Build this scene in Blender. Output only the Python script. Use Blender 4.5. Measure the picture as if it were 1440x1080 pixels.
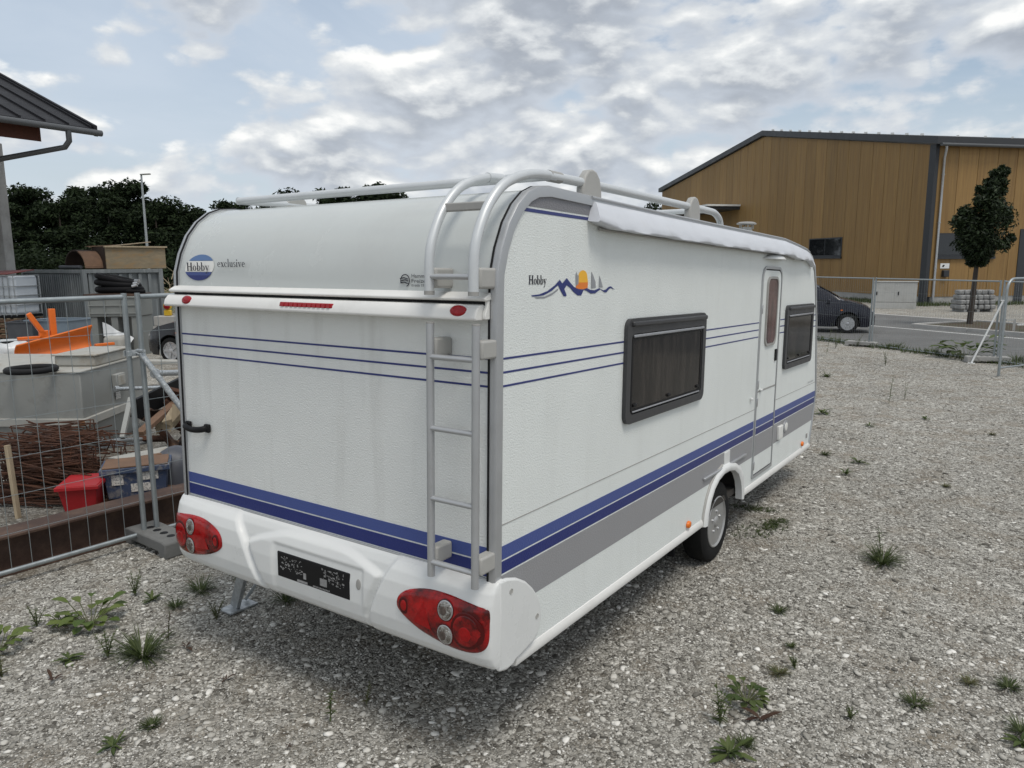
import bpy, bmesh, math, random
import numpy as np
from mathutils import Vector, Matrix

for _o in list(bpy.data.objects): bpy.data.objects.remove(_o)
scene = bpy.context.scene
COL = scene.collection
RAD = math.radians

# ------------------------------------------------------------------ camera
cam_d = bpy.data.cameras.new('camera'); cam = bpy.data.objects.new('camera', cam_d); COL.objects.link(cam)
FWD = Vector((-0.55648212, 0.81514551, -0.16082737)); RGT = Vector((0.82637626, 0.56309291, -0.00535327)); UPV = Vector((-0.08619706, 0.13588292, 0.98696803))
CAMP = Vector((1.80232, -2.47498, 2.32828)); FPX = 1052.62
mw = Matrix.Identity(4)
for i in range(3):
    mw[i][0] = RGT[i]; mw[i][1] = UPV[i]; mw[i][2] = -FWD[i]; mw[i][3] = CAMP[i]
cam.matrix_world = mw
cam_d.sensor_width = 36.0; cam_d.sensor_fit = 'HORIZONTAL'; cam_d.lens = FPX * 36 / 1440
cam_d.clip_start = 0.05; cam_d.clip_end = 2000
scene.camera = cam
def G(px, py, z=0.0):            # photo pixel -> point on a level plane
    d = FWD + (px - 720) / FPX * RGT - (py - 540) / FPX * UPV
    return CAMP + d * ((z - CAMP.z) / d.z)
def D(px, py, dep):              # photo pixel -> point at a known distance
    return CAMP + (FWD + (px - 720) / FPX * RGT - (py - 540) / FPX * UPV) * dep

# ------------------------------------------------------------------ world, sun, exposure
SUN_DIR = Vector((0.50, -0.20, 1.15)).normalized()      # towards the sun
world = bpy.data.worlds.new('World'); scene.world = world; world.use_nodes = True
def make_world():
    nt = world.node_tree; N = nt.nodes; L = nt.links; N.clear()
    def nd(t, **k):
        n = N.new(t)
        for a, b in k.items(): setattr(n, a, b)
        return n
    def mth(op, a, b=None, c=None, clamp=False):
        n = nd('ShaderNodeMath', operation=op, use_clamp=clamp)
        for i, s in enumerate((a, b, c)):
            if s is None: continue
            if isinstance(s, (int, float)): n.inputs[i].default_value = s
            else: L.new(s, n.inputs[i])
        return n.outputs[0]
    def mapr(v, a, b, c=0.0, d=1.0):
        n = nd('ShaderNodeMapRange', interpolation_type='SMOOTHSTEP'); L.new(v, n.inputs[0])
        for i, s in enumerate((a, b, c, d)): n.inputs[i + 1].default_value = s
        return n.outputs[0]
    def mix(f, a, b):
        n = nd('ShaderNodeMix', data_type='RGBA')
        if isinstance(f, float): n.inputs[0].default_value = f
        else: L.new(f, n.inputs[0])
        for i, s in ((6, a), (7, b)):
            if isinstance(s, tuple): n.inputs[i].default_value = (*s, 1)
            else: L.new(s, n.inputs[i])
        return n.outputs[2]
    def noise(vec, sc, det, ro, dist=0.0):
        n = nd('ShaderNodeTexNoise'); L.new(vec, n.inputs['Vector']); n.inputs['Scale'].default_value = sc
        n.inputs['Detail'].default_value = det; n.inputs['Roughness'].default_value = ro; n.inputs['Distortion'].default_value = dist
        return n.outputs['Fac']
    tc = nd('ShaderNodeTexCoord'); sep = nd('ShaderNodeSeparateXYZ'); L.new(tc.outputs['Generated'], sep.inputs[0])
    x, y, z = sep.outputs
    zz = mth('ADD', mth('MAXIMUM', z, 0.0), 0.17)
    def layer(off, sx, sy):
        off = (off[0], off[1], off[2])
        cb = nd('ShaderNodeCombineXYZ'); L.new(mth('DIVIDE', x, zz), cb.inputs[0]); L.new(mth('DIVIDE', y, zz), cb.inputs[1]); L.new(mth('MULTIPLY', z, 3.0), cb.inputs[2])
        m = nd('ShaderNodeMapping'); L.new(cb.outputs[0], m.inputs[0]); m.inputs['Location'].default_value = off; m.inputs['Scale'].default_value = (sx, sy, 1)
        return m.outputs[0]
    sky = nd('ShaderNodeTexSky', sky_type='NISHITA'); sky.sun_disc = False
    sky.sun_elevation = math.asin(SUN_DIR.z); sky.sun_rotation = math.atan2(SUN_DIR.x, SUN_DIR.y)
    sky.air_density = 1.2; sky.dust_density = 2.0; sky.ozone_density = 1.5
    K = 8.7
    def c(r, g, b): return (r * K, g * K, b * K)
    # high thin veil
    veil = noise(layer((3.1, 7.7, 0), 1, 1), 0.55, 7, 0.55, 0.6)
    base = mix(mapr(veil, 0.30, 0.66, 0.25, 0.92), sky.outputs[0], c(.58, .66, .76))
    base = mix(mapr(z, 0.02, 0.26, 0.85, 0.0), base, c(.60, .68, .76))
    # cumulus: density, and a second look-up a little lower in the sky gives lit tops and grey bases
    def dens(k):
        cb = nd('ShaderNodeCombineXYZ'); L.new(x, cb.inputs[0]); L.new(y, cb.inputs[1]); L.new(mth('MULTIPLY', mth('ADD', z, k), 2.1), cb.inputs[2])
        m = nd('ShaderNodeMapping'); L.new(cb.outputs[0], m.inputs[0]); m.inputs['Location'].default_value = (OX, OY, 0)
        a = noise(m.outputs[0], 5.2, 12, 0.56, 0.12); b = noise(m.outputs[0], 1.9, 2, 0.5, 0.0)
        puff = 0.26                                  # billows: folded noise, rounded tops and creased valleys
        for bs_, bw in ((6.5, 0.85), (13.0, 0.48), (27.0, 0.27)):
            fold = mth('ABSOLUTE', mth('SUBTRACT', noise(m.outputs[0], bs_, 0, 0.5, 0.0), 0.5))
            puff = mth('ADD', mth('MULTIPLY', fold, bw), puff)
        s = mth('ADD', mth('MULTIPLY', a, 0.42), mth('MULTIPLY', b, 0.36))
        return mth('ADD', s, mth('MULTIPLY', puff, 0.24))
    OX, OY, M0 = 2.35, 0.9, 0.438
    d0 = dens(0.0); d1 = dens(0.018)                 # d1: the same field a little higher up in the sky
    mask = mapr(d0, M0, M0 + 0.045)
    df = mth('SUBTRACT', d0, d1)
    lit = mapr(df, -0.03, 0.045)
    thick = mapr(d0, M0 + 0.02, M0 + 0.13)
    shade = mix(thick, c(.58, .63, .70), c(.38, .415, .47))
    ccol = mix(lit, shade, c(.76, .785, .80))
    ccol = mix(mapr(df, 0.03, 0.075), ccol, c(1.0, 1.0, .98))
    fin = mix(mth('MULTIPLY', mask, 0.94), base, ccol)
    fin = mix(mapr(z, 0.0, 0.10, 0.8, 0.0), fin, c(.66, .72, .77))
    bg = nd('ShaderNodeBackground'); bg.inputs[1].default_value = 0.1; L.new(fin, bg.inputs[0])
    out = nd('ShaderNodeOutputWorld'); L.new(bg.outputs[0], out.inputs[0])
make_world()
world.cycles.sampling_method = 'MANUAL'; world.cycles.sample_map_resolution = 512
sun_d = bpy.data.lights.new('sun', 'SUN'); sun_d.energy = 1.5; sun_d.angle = RAD(20); sun_d.color = (1.0, 0.95, 0.87)
sun = bpy.data.objects.new('sun', sun_d); COL.objects.link(sun); sun.location = (6, -6, 14)
sun.rotation_euler = SUN_DIR.to_track_quat('Z', 'Y').to_euler()
vs = scene.view_settings
vs.view_transform = 'Standard'; vs.look = 'None'; vs.exposure = 0.25; vs.gamma = 1.0; vs.use_curve_mapping = False
scene.render.engine = 'CYCLES'

# ------------------------------------------------------------------ materials
MATS = {}
def M(name, col, rough=0.5, metal=0.0, var=0.10, vs_=4.0, bump=0.0, bs=60.0, col2=None, c2s=3.0, c2lo=0.5, c2hi=0.65, c2amt=1.0, coat=0.0, spec=0.38, stretch=(1, 1, 1), alpha=1.0, trans=0.0, kind='noise', rvar=0.12):
    """Principled material: base colour with noise variation, optional second colour in patches, bump."""
    m = bpy.data.materials.new(name); m.use_nodes = True; nt = m.node_tree; N = nt.nodes; L = nt.links
    bs_ = N['Principled BSDF']
    tc = N.new('ShaderNodeTexCoord'); mp = N.new('ShaderNodeMapping'); L.new(tc.outputs['Object'], mp.inputs[0]); mp.inputs['Scale'].default_value = stretch
    n1 = N.new('ShaderNodeTexNoise'); L.new(mp.outputs[0], n1.inputs['Vector']); n1.inputs['Scale'].default_value = vs_; n1.inputs['Detail'].default_value = 7; n1.inputs['Roughness'].default_value = 0.65
    mr = N.new('ShaderNodeMapRange'); L.new(n1.outputs['Fac'], mr.inputs[0])
    for i, s in enumerate((0.25, 0.75, 1 - var, 1 + var)): mr.inputs[i + 1].default_value = s
    src = None
    if col2 is not None:
        n2 = N.new('ShaderNodeTexNoise'); L.new(mp.outputs[0], n2.inputs['Vector']); n2.inputs['Scale'].default_value = c2s; n2.inputs['Detail'].default_value = 8; n2.inputs['Roughness'].default_value = 0.7
        m2 = N.new('ShaderNodeMapRange'); L.new(n2.outputs['Fac'], m2.inputs[0])
        for i, s in enumerate((c2lo, c2hi, 0.0, c2amt)): m2.inputs[i + 1].default_value = s
        mx = N.new('ShaderNodeMix'); mx.data_type = 'RGBA'; L.new(m2.outputs[0], mx.inputs[0])
        mx.inputs[6].default_value = (*col, 1); mx.inputs[7].default_value = (*col2, 1); src = mx.outputs[2]
    mul = N.new('ShaderNodeMix'); mul.data_type = 'RGBA'; mul.blend_type = 'MULTIPLY'; mul.inputs[0].default_value = 1.0
    if src is not None: L.new(src, mul.inputs[6])
    else: mul.inputs[6].default_value = (*col, 1)
    cb = N.new('ShaderNodeCombineColor')
    for i in range(3): L.new(mr.outputs[0], cb.inputs[i])
    L.new(cb.outputs[0], mul.inputs[7]); L.new(mul.outputs[2], bs_.inputs['Base Color'])
    rr = N.new('ShaderNodeMapRange'); L.new(n1.outputs['Fac'], rr.inputs[0])
    for i, s in enumerate((0.25, 0.75, max(0, rough - rvar), min(1, rough + rvar))): rr.inputs[i + 1].default_value = s
    L.new(rr.outputs[0], bs_.inputs['Roughness'])
    bs_.inputs['Metallic'].default_value = metal; bs_.inputs['Coat Weight'].default_value = coat; bs_.inputs['Specular IOR Level'].default_value = spec
    bs_.inputs['Alpha'].default_value = alpha; bs_.inputs['Transmission Weight'].default_value = trans
    if bump:
        if kind == 'noise':
            n3 = N.new('ShaderNodeTexNoise'); n3.inputs['Detail'].default_value = 4; o3 = n3.outputs['Fac']
        else:
            n3 = N.new('ShaderNodeTexVoronoi'); o3 = n3.outputs['Distance']
            if kind == 'smooth': n3.feature = 'SMOOTH_F1'
        n3.inputs['Scale'].default_value = bs; L.new(mp.outputs[0], n3.inputs['Vector'])
        b = N.new('ShaderNodeBump'); b.inputs['Strength'].default_value = min(1, bump); b.inputs['Distance'].default_value = 0.004 * max(1, bump); L.new(o3, b.inputs['Height']); L.new(b.outputs[0], bs_.inputs['Normal'])
    MATS[name] = m
    return m
def leaf_mat(name, c1, c2, rough=0.55, tr=0.25):
    m = bpy.data.materials.new(name); m.use_nodes = True; nt = m.node_tree; N = nt.nodes; L = nt.links
    b = N['Principled BSDF']; out = N['Material Output']
    geo = N.new('ShaderNodeNewGeometry'); mx = N.new('ShaderNodeMix'); mx.data_type = 'RGBA'
    L.new(geo.outputs['Random Per Island'], mx.inputs[0]); mx.inputs[6].default_value = (*c1, 1); mx.inputs[7].default_value = (*c2, 1)
    L.new(mx.outputs[2], b.inputs['Base Color']); b.inputs['Roughness'].default_value = rough; b.inputs['Specular IOR Level'].default_value = 0.3
    t = N.new('ShaderNodeBsdfTranslucent'); L.new(mx.outputs[2], t.inputs[0])
    ms = N.new('ShaderNodeMixShader'); ms.inputs[0].default_value = tr; L.new(b.outputs[0], ms.inputs[1]); L.new(t.outputs[0], ms.inputs[2]); L.new(ms.outputs[0], out.inputs[0])
    MATS[name] = m
    return m

# ------------------------------------------------------------------ mesh builder
class MB:
    def __init__(s): s.v = []; s.f = []
    def add(s, vs, fs):
        o = len(s.v); s.v += [tuple(p) for p in vs]; s.f += [tuple(i + o for i in f) for f in fs]; return s
    def box(s, c, d, rot=None):
        c = Vector(c); P = []
        for z in (-.5, .5):
            for x, y in ((-.5, -.5), (.5, -.5), (.5, .5), (-.5, .5)):
                p = Vector((x * d[0], y * d[1], z * d[2])); P.append(c + (rot @ p if rot else p))
        return s.add(P, [(3, 2, 1, 0), (4, 5, 6, 7), (0, 1, 5, 4), (1, 2, 6, 5), (2, 3, 7, 6), (3, 0, 4, 7)])
    def bar(s, p, q, w, h, up=(0, 0, 1)):
        p = Vector(p); q = Vector(q); d = (q - p); l = d.length; d.normalize(); up = Vector(up)
        sd = d.cross(up)
        if sd.length < 1e-4: sd = d.cross(Vector((1, 0, 0)))
        sd.normalize(); u = sd.cross(d)
        R = Matrix((d, sd, u)).transposed()
        return s.box((p + q) / 2, (l, w, h), R)
    def tube(s, pts, r, n=10, closed=False, caps=True, sq=None):
        pts = [Vector(p) for p in pts]; m = len(pts); o = len(s.v); ref = None; rings = []
        for i, p in enumerate(pts):
            if closed: t = pts[(i + 1) % m] - pts[i - 1]
            elif i == 0: t = pts[1] - p
            elif i == m - 1: t = p - pts[i - 1]
            else: t = (pts[i + 1] - p).normalized() + (p - pts[i - 1]).normalized()
            t.normalize()
            if ref is None:
                ref = Vector((0, 0, 1)) if abs(t.z) < .9 else Vector((1, 0, 0))
            a = t.cross(ref)
            if a.length < 1e-5: a = t.cross(Vector((0, 1, 0)))
            a.normalize(); b = a.cross(t).normalized(); ref = b
            rr = r[i] if isinstance(r, (list, tuple)) else r
            k = sq if sq else (1, 1)
            for j in range(n):
                an = 2 * math.pi * (j + .5) / n
                s.v.append(tuple(p + a * (math.cos(an) * rr * k[0]) + b * (math.sin(an) * rr * k[1])))
        q = m if closed else m - 1
        for i in range(q):
            for j in range(n):
                A = o + i * n + j; B = o + i * n + (j + 1) % n; C = o + ((i + 1) % m) * n + (j + 1) % n; E_ = o + ((i + 1) % m) * n + j
                s.f.append((A, B, C, E_))
        if caps and not closed:
            s.f.append(tuple(o + j for j in reversed(range(n)))); s.f.append(tuple(o + (m - 1) * n + j for j in range(n)))
        return s
    def prism(s, poly, vec):
        vec = Vector(vec); n = len(poly); P = [Vector(p) for p in poly]; P2 = [p + vec for p in P]
        return s.add(P + P2, [tuple(reversed(range(n))), tuple(range(n, 2 * n))] + [(i, (i + 1) % n, n + (i + 1) % n, n + i) for i in range(n)])
    def lathe(s, prof, org, axis, n=24):
        """prof: (radius, offset along axis)"""
        ax = Vector(axis).normalized(); a = ax.orthogonal().normalized(); b = ax.cross(a); org = Vector(org); o = len(s.v)
        for r, h in prof:
            for j in range(n):
                t = 2 * math.pi * j / n; s.v.append(tuple(org + ax * h + (a * math.cos(t) + b * math.sin(t)) * r))
        for i in range(len(prof) - 1):
            for j in range(n):
                s.f.append((o + i * n + j, o + i * n + (j + 1) % n, o + (i + 1) * n + (j + 1) % n, o + (i + 1) * n + j))
        if prof[0][0] > 1e-4: s.f.append(tuple(o + j for j in reversed(range(n))))
        if prof[-1][0] > 1e-4: s.f.append(tuple(o + (len(prof) - 1) * n + j for j in range(n)))
        return s
    def grid(s, fn, nu, nv):
        o = len(s.v)
        for i in range(nu + 1):
            for j in range(nv + 1): s.v.append(tuple(fn(i / nu, j / nv)))
        for i in range(nu):
            for j in range(nv):
                a = o + i * (nv + 1) + j; s.f.append((a, a + nv + 1, a + nv + 2, a + 1))
        return s
    def build(s, name, mat, parent=None, loc=None, smooth=None, bevel=0.0, seg=2, fix=True, weld=0.0):
        me = bpy.data.meshes.new(name); v = s.v
        if loc is not None: v = [(p[0] - loc[0], p[1] - loc[1], p[2] - loc[2]) for p in v]
        me.from_pydata(v, [], s.f)
        if fix or weld:
            bm = bmesh.new(); bm.from_mesh(me)
            if weld: bmesh.ops.remove_doubles(bm, verts=bm.verts, dist=weld)
            if fix: bmesh.ops.recalc_face_normals(bm, faces=bm.faces)
            bm.to_mesh(me); bm.free()
        me.materials.append(MATS[mat] if isinstance(mat, str) else mat)
        if smooth is not None:
            me.polygons.foreach_set('use_smooth', [True] * len(me.polygons)); me.set_sharp_from_angle(angle=RAD(smooth))
        o = bpy.data.objects.new(name, me); COL.objects.link(o)
        if loc is not None: o.location = loc
        if parent is not None: o.parent = parent
        if bevel:
            b = o.modifiers.new('bevel', 'BEVEL'); b.width = bevel; b.segments = seg; b.limit_method = 'ANGLE'; b.angle_limit = RAD(40); b.harden_normals = False
            if smooth is None:
                me.polygons.foreach_set('use_smooth', [True] * len(me.polygons)); me.set_sharp_from_angle(angle=RAD(35))
        return o
def tag(o, label, cat, group=None, kind=None):
    if label: o['label'] = label
    if cat: o['category'] = cat
    if group: o['group'] = group
    if kind: o['kind'] = kind
    return o
def thing(name, label, cat, loc=(0, 0, 0), rotz=0.0, group=None):
    o = bpy.data.objects.new(name, None); COL.objects.link(o); o.location = loc; o.rotation_euler = (0, 0, rotz); o.empty_display_size = 0.2
    return tag(o, label, cat, group)
def struct(o): o['kind'] = 'structure'; return o
def dup(root, loc=None, rotz=None, label=None, scale=None):
    r = root.copy(); COL.objects.link(r)
    if loc is not None: r.location = loc
    if rotz is not None: r.rotation_euler[2] = rotz
    if scale is not None: r.scale = scale
    if label: r['label'] = label
    for ch in list(root.children):
        c = ch.copy(); COL.objects.link(c); c.parent = r
        for g in list(ch.children):
            d = g.copy(); COL.objects.link(d); d.parent = c
    return r
def raw_mesh(name, V, F, mat, parent=None, loc=None):
    """fast path: V (n,3) array, F (m,k) index array"""
    me = bpy.data.meshes.new(name); V = np.asarray(V, dtype=np.float32); F = np.asarray(F, dtype=np.int32); k = F.shape[1]
    if loc is not None: V = V - np.asarray(loc, dtype=np.float32)
    me.vertices.add(len(V)); me.vertices.foreach_set('co', V.ravel()); me.loops.add(F.size); me.loops.foreach_set('vertex_index', F.ravel())
    me.polygons.add(len(F)); me.polygons.foreach_set('loop_start', np.arange(0, F.size, k, dtype=np.int32)); me.update(calc_edges=True); me.validate()
    me.materials.append(MATS[mat] if isinstance(mat, str) else mat)
    o = bpy.data.objects.new(name, me); COL.objects.link(o)
    if loc is not None: o.location = loc
    if parent is not None: o.parent = parent
    return o

# ------------------------------------------------------------------ ground
def gravel_mat(name, light=1.0):
    m = bpy.data.materials.new(name); m.use_nodes = True; nt = m.node_tree; N = nt.nodes; L = nt.links; b = N['Principled BSDF']
    tc = N.new('ShaderNodeTexCoord')
    def vor(sc, feat='F1'):
        v = N.new('ShaderNodeTexVoronoi'); v.inputs['Scale'].default_value = sc; v.feature = feat; L.new(tc.outputs['Object'], v.inputs['Vector']); return v
    def noi(sc, det=4, ro=.6):
        v = N.new('ShaderNodeTexNoise'); v.inputs['Scale'].default_value = sc; v.inputs['Detail'].default_value = det; v.inputs['Roughness'].default_value = ro; L.new(tc.outputs['Object'], v.inputs['Vector']); return v
    v1 = vor(75); v2 = vor(30); big = noi(0.35, 5); mid = noi(2.2, 5); fine = noi(90, 3)
    def ramp(src, stops):
        r = N.new('ShaderNodeValToRGB'); el = r.color_ramp.elements
        while len(el) < len(stops): el.new(.5)
        for e, (p, c) in zip(el, stops): e.position = p; e.color = (*[k * light for k in c], 1)
        L.new(src, r.inputs[0]); return r.outputs[0]
    sp1 = N.new('ShaderNodeSeparateColor'); L.new(v1.outputs['Color'], sp1.inputs[0])
    sp2 = N.new('ShaderNodeSeparateColor'); L.new(v2.outputs['Color'], sp2.inputs[0])
    st = [(0, (.10, .092, .078)), (.25, (.235, .222, .195)), (.6, (.37, .354, .315)), (.85, (.50, .48, .435)), (1, (.74, .72, .66))]
    c1 = ramp(sp1.outputs[0], st); c2 = ramp(sp2.outputs[1], st)
    def mix(f, a, c, bt='MIX'):
        n = N.new('ShaderNodeMix'); n.data_type = 'RGBA'; n.blend_type = bt
        if isinstance(f, float): n.inputs[0].default_value = f
        else: L.new(f, n.inputs[0])
        for i, s in ((6, a), (7, c)):
            if isinstance(s, tuple): n.inputs[i].default_value = (*s, 1)
            else: L.new(s, n.inputs[i])
        return n.outputs[2]
    def mapr(s, a, c, d, e):
        n = N.new('ShaderNodeMapRange'); L.new(s, n.inputs[0])
        for i, k in enumerate((a, c, d, e)): n.inputs[i + 1].default_value = k
        return n.outputs[0]
    pick = mapr(sp2.outputs[0], .62, .66, 0, 1)
    col = mix(pick, c1, c2)
    # sandy fines and damp patches
    col = mix(mapr(mid.outputs['Fac'], .48, .68, 0, .62), col, (.235 * light, .195 * light, .145 * light))
    sh = N.new('ShaderNodeCombineColor'); k = mapr(big.outputs['Fac'], .3, .7, .84, 1.14)
    for i in range(3): L.new(k, sh.inputs[i])
    col = mix(1.0, col, sh.outputs[0], 'MULTIPLY')
    L.new(col, b.inputs['Base Color']); b.inputs['Roughness'].default_value = .9; b.inputs['Specular IOR Level'].default_value = .25
    h = N.new('ShaderNodeMath'); h.operation = 'ADD'; L.new(v1.outputs['Distance'], h.inputs[0])
    h2 = N.new('ShaderNodeMath'); h2.operation = 'MULTIPLY'; L.new(v2.outputs['Distance'], h2.inputs[0]); h2.inputs[1].default_value = 1.4; L.new(h2.outputs[0], h.inputs[1])
    bp = N.new('ShaderNodeBump'); bp.invert = True; bp.inputs['Strength'].default_value = 1.0; bp.inputs['Distance'].default_value = .012; L.new(h.outputs[0], bp.inputs['Height']); L.new(bp.outputs[0], b.inputs['Normal'])
    MATS[name] = m
gravel_mat('gravel_ground', 1.0)
def stone_mat():
    m = bpy.data.materials.new('stones'); m.use_nodes = True; nt = m.node_tree; N = nt.nodes; L = nt.links; b = N['Principled BSDF']
    g = N.new('ShaderNodeNewGeometry'); r = N.new('ShaderNodeValToRGB'); el = r.color_ramp.elements
    st = [(0, (.10, .093, .08)), (.22, (.26, .247, .218)), (.55, (.42, .404, .363)), (.86, (.58, .56, .51)), (1, (.80, .78, .73))]
    while len(el) < len(st): el.new(.5)
    for e, (p, c) in zip(el, st): e.position = p; e.color = (*c, 1)
    L.new(g.outputs['Random Per Island'], r.inputs[0])
    tc = N.new('ShaderNodeTexCoord'); n = N.new('ShaderNodeTexNoise'); n.inputs['Scale'].default_value = 70; n.inputs['Detail'].default_value = 4; L.new(tc.outputs['Object'], n.inputs['Vector'])
    mr = N.new('ShaderNodeMapRange'); L.new(n.outputs['Fac'], mr.inputs[0]); mr.inputs[3].default_value = .78; mr.inputs[4].default_value = 1.22
    mx = N.new('ShaderNodeMix'); mx.data_type = 'RGBA'; mx.blend_type = 'MULTIPLY'; mx.inputs[0].default_value = 1; L.new(r.outputs[0], mx.inputs[6])
    cb = N.new('ShaderNodeCombineColor')
    for i in range(3): L.new(mr.outputs[0], cb.inputs[i])
    L.new(cb.outputs[0], mx.inputs[7]); L.new(mx.outputs[2], b.inputs['Base Color']); b.inputs['Roughness'].default_value = .85; b.inputs['Specular IOR Level'].default_value = .3
    MATS['stones'] = m
stone_mat()
M('asphalt', (.125, .125, .122), .85, var=.18, vs_=3, bump=.6, bs=220, col2=(.16, .16, .156), c2s=.8, c2lo=.4, c2hi=.7)
M('road_paint', (.62, .62, .60), .7, var=.15, vs_=6, col2=(.25, .25, .25), c2s=9, c2lo=.58, c2hi=.75)
M('kerb', (.42, .41, .39), .85, var=.15, vs_=5, bump=.4, bs=120)
M('soil', (.075, .055, .038), .95, var=.35, vs_=8, bump=1, bs=30, col2=(.04, .06, .018), c2s=4, c2lo=.5, c2hi=.65)
M('meadow', (.045, .07, .02), .95, var=.35, vs_=.4, bump=1, bs=4, col2=(.09, .10, .035), c2s=.12, c2lo=.45, c2hi=.65)

mb = MB(); mb.grid(lambda u, v: (-420 + 840 * u, -300 + 760 * v, 0.0), 12, 12)
struct(mb.build('ground', 'gravel_ground', fix=False))

# road behind the far fence (runs roughly along +x, -y)
rd = Vector((4.33, -2.60, 0)).normalized(); rn = Vector((-rd.y, rd.x, 0))        # along / away from the camera
r0 = Vector((-2.445, 26.812, 0))                                                 # a point of the painted edge line
def RP(a, b, z=0): return r0 + rd * a + rn * b + Vector((0, 0, z))
mb = MB(); mb.add([RP(-70, -6.0, .004), RP(60, -5.4, .004), RP(60, 5.2, .004), RP(-70, 5.2, .004)], [(0, 1, 2, 3)])
struct(mb.build('road', 'asphalt', fix=False))
mb = MB(); mb.add([RP(-60, -.07, .008), RP(60, -.07, .008), RP(60, .07, .008), RP(-60, .07, .008)], [(0, 1, 2, 3)])
road_line = struct(mb.build('road_marking', 'road_paint', fix=False))
# planting bed with a kerb around it, and the far kerb
b0 = 0.75
def kerb_run(p, q, name='kerbstone', w=.14, h=.13, step=1.0, parent=None):
    p = Vector(p); q = Vector(q); L_ = (q - p).length; n = max(1, int(round(L_ / step))); d = (q - p) / n
    for i in range(n):
        a = p + d * i; e = p + d * (i + 1); g = d.normalized() * .006
        k = MB(); k.bar(a + g + Vector((0, 0, h / 2 - .01)), e - g + Vector((0, 0, h / 2 - .01)), w, h + .02)
        k.build(name, 'kerb', parent, bevel=.012)
bed = struct(MB().add([RP(.9, b0 + .1, .09), RP(22, b0 + .1, .09), RP(22, b0 + 3.3, .09), RP(.9, b0 + 3.3, .09)], [(0, 1, 2, 3)]).build('planting_bed', 'soil', fix=False))
kerb_run(RP(.8, b0), RP(19, b0), parent=bed); kerb_run(RP(.8, b0 + .15), RP(.8, b0 + 3.3), parent=bed); kerb_run(RP(.8, b0 + 3.45), RP(19, b0 + 3.45), parent=bed)
verge = struct(MB().add([RP(-60, 5.2, .006), RP(40, 5.2, .006), RP(40, 5.55, .006), RP(-60, 5.55, .006)], [(0, 1, 2, 3)]).build('road_edge', 'kerb', fix=False))
# rough grass strip in front of the hall, meadow behind the yard
mb = MB(); mb.add([(-140, -40, .004), (-32, -40, .004), (-32, 60, .004), (-46, 140, .004), (-140, 140, .004)], [(0, 1, 2, 3, 4)])
struct(mb.build('meadow', 'meadow', fix=False))
gravel_mat('yard_gravel', .55)
yp_ = [(-4.75, -4), (-4.60, 1.0), (-4.45, 3.2), (-4.9, 6.5), (-7.5, 7.0), (-10.5, 6.2), (-12.5, 3.5), (-12, -4)]
struct(MB().add([(a, b, .004) for a, b in yp_], [tuple(range(len(yp_)))]).build('yard_ground', 'yard_gravel', fix=False))

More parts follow.
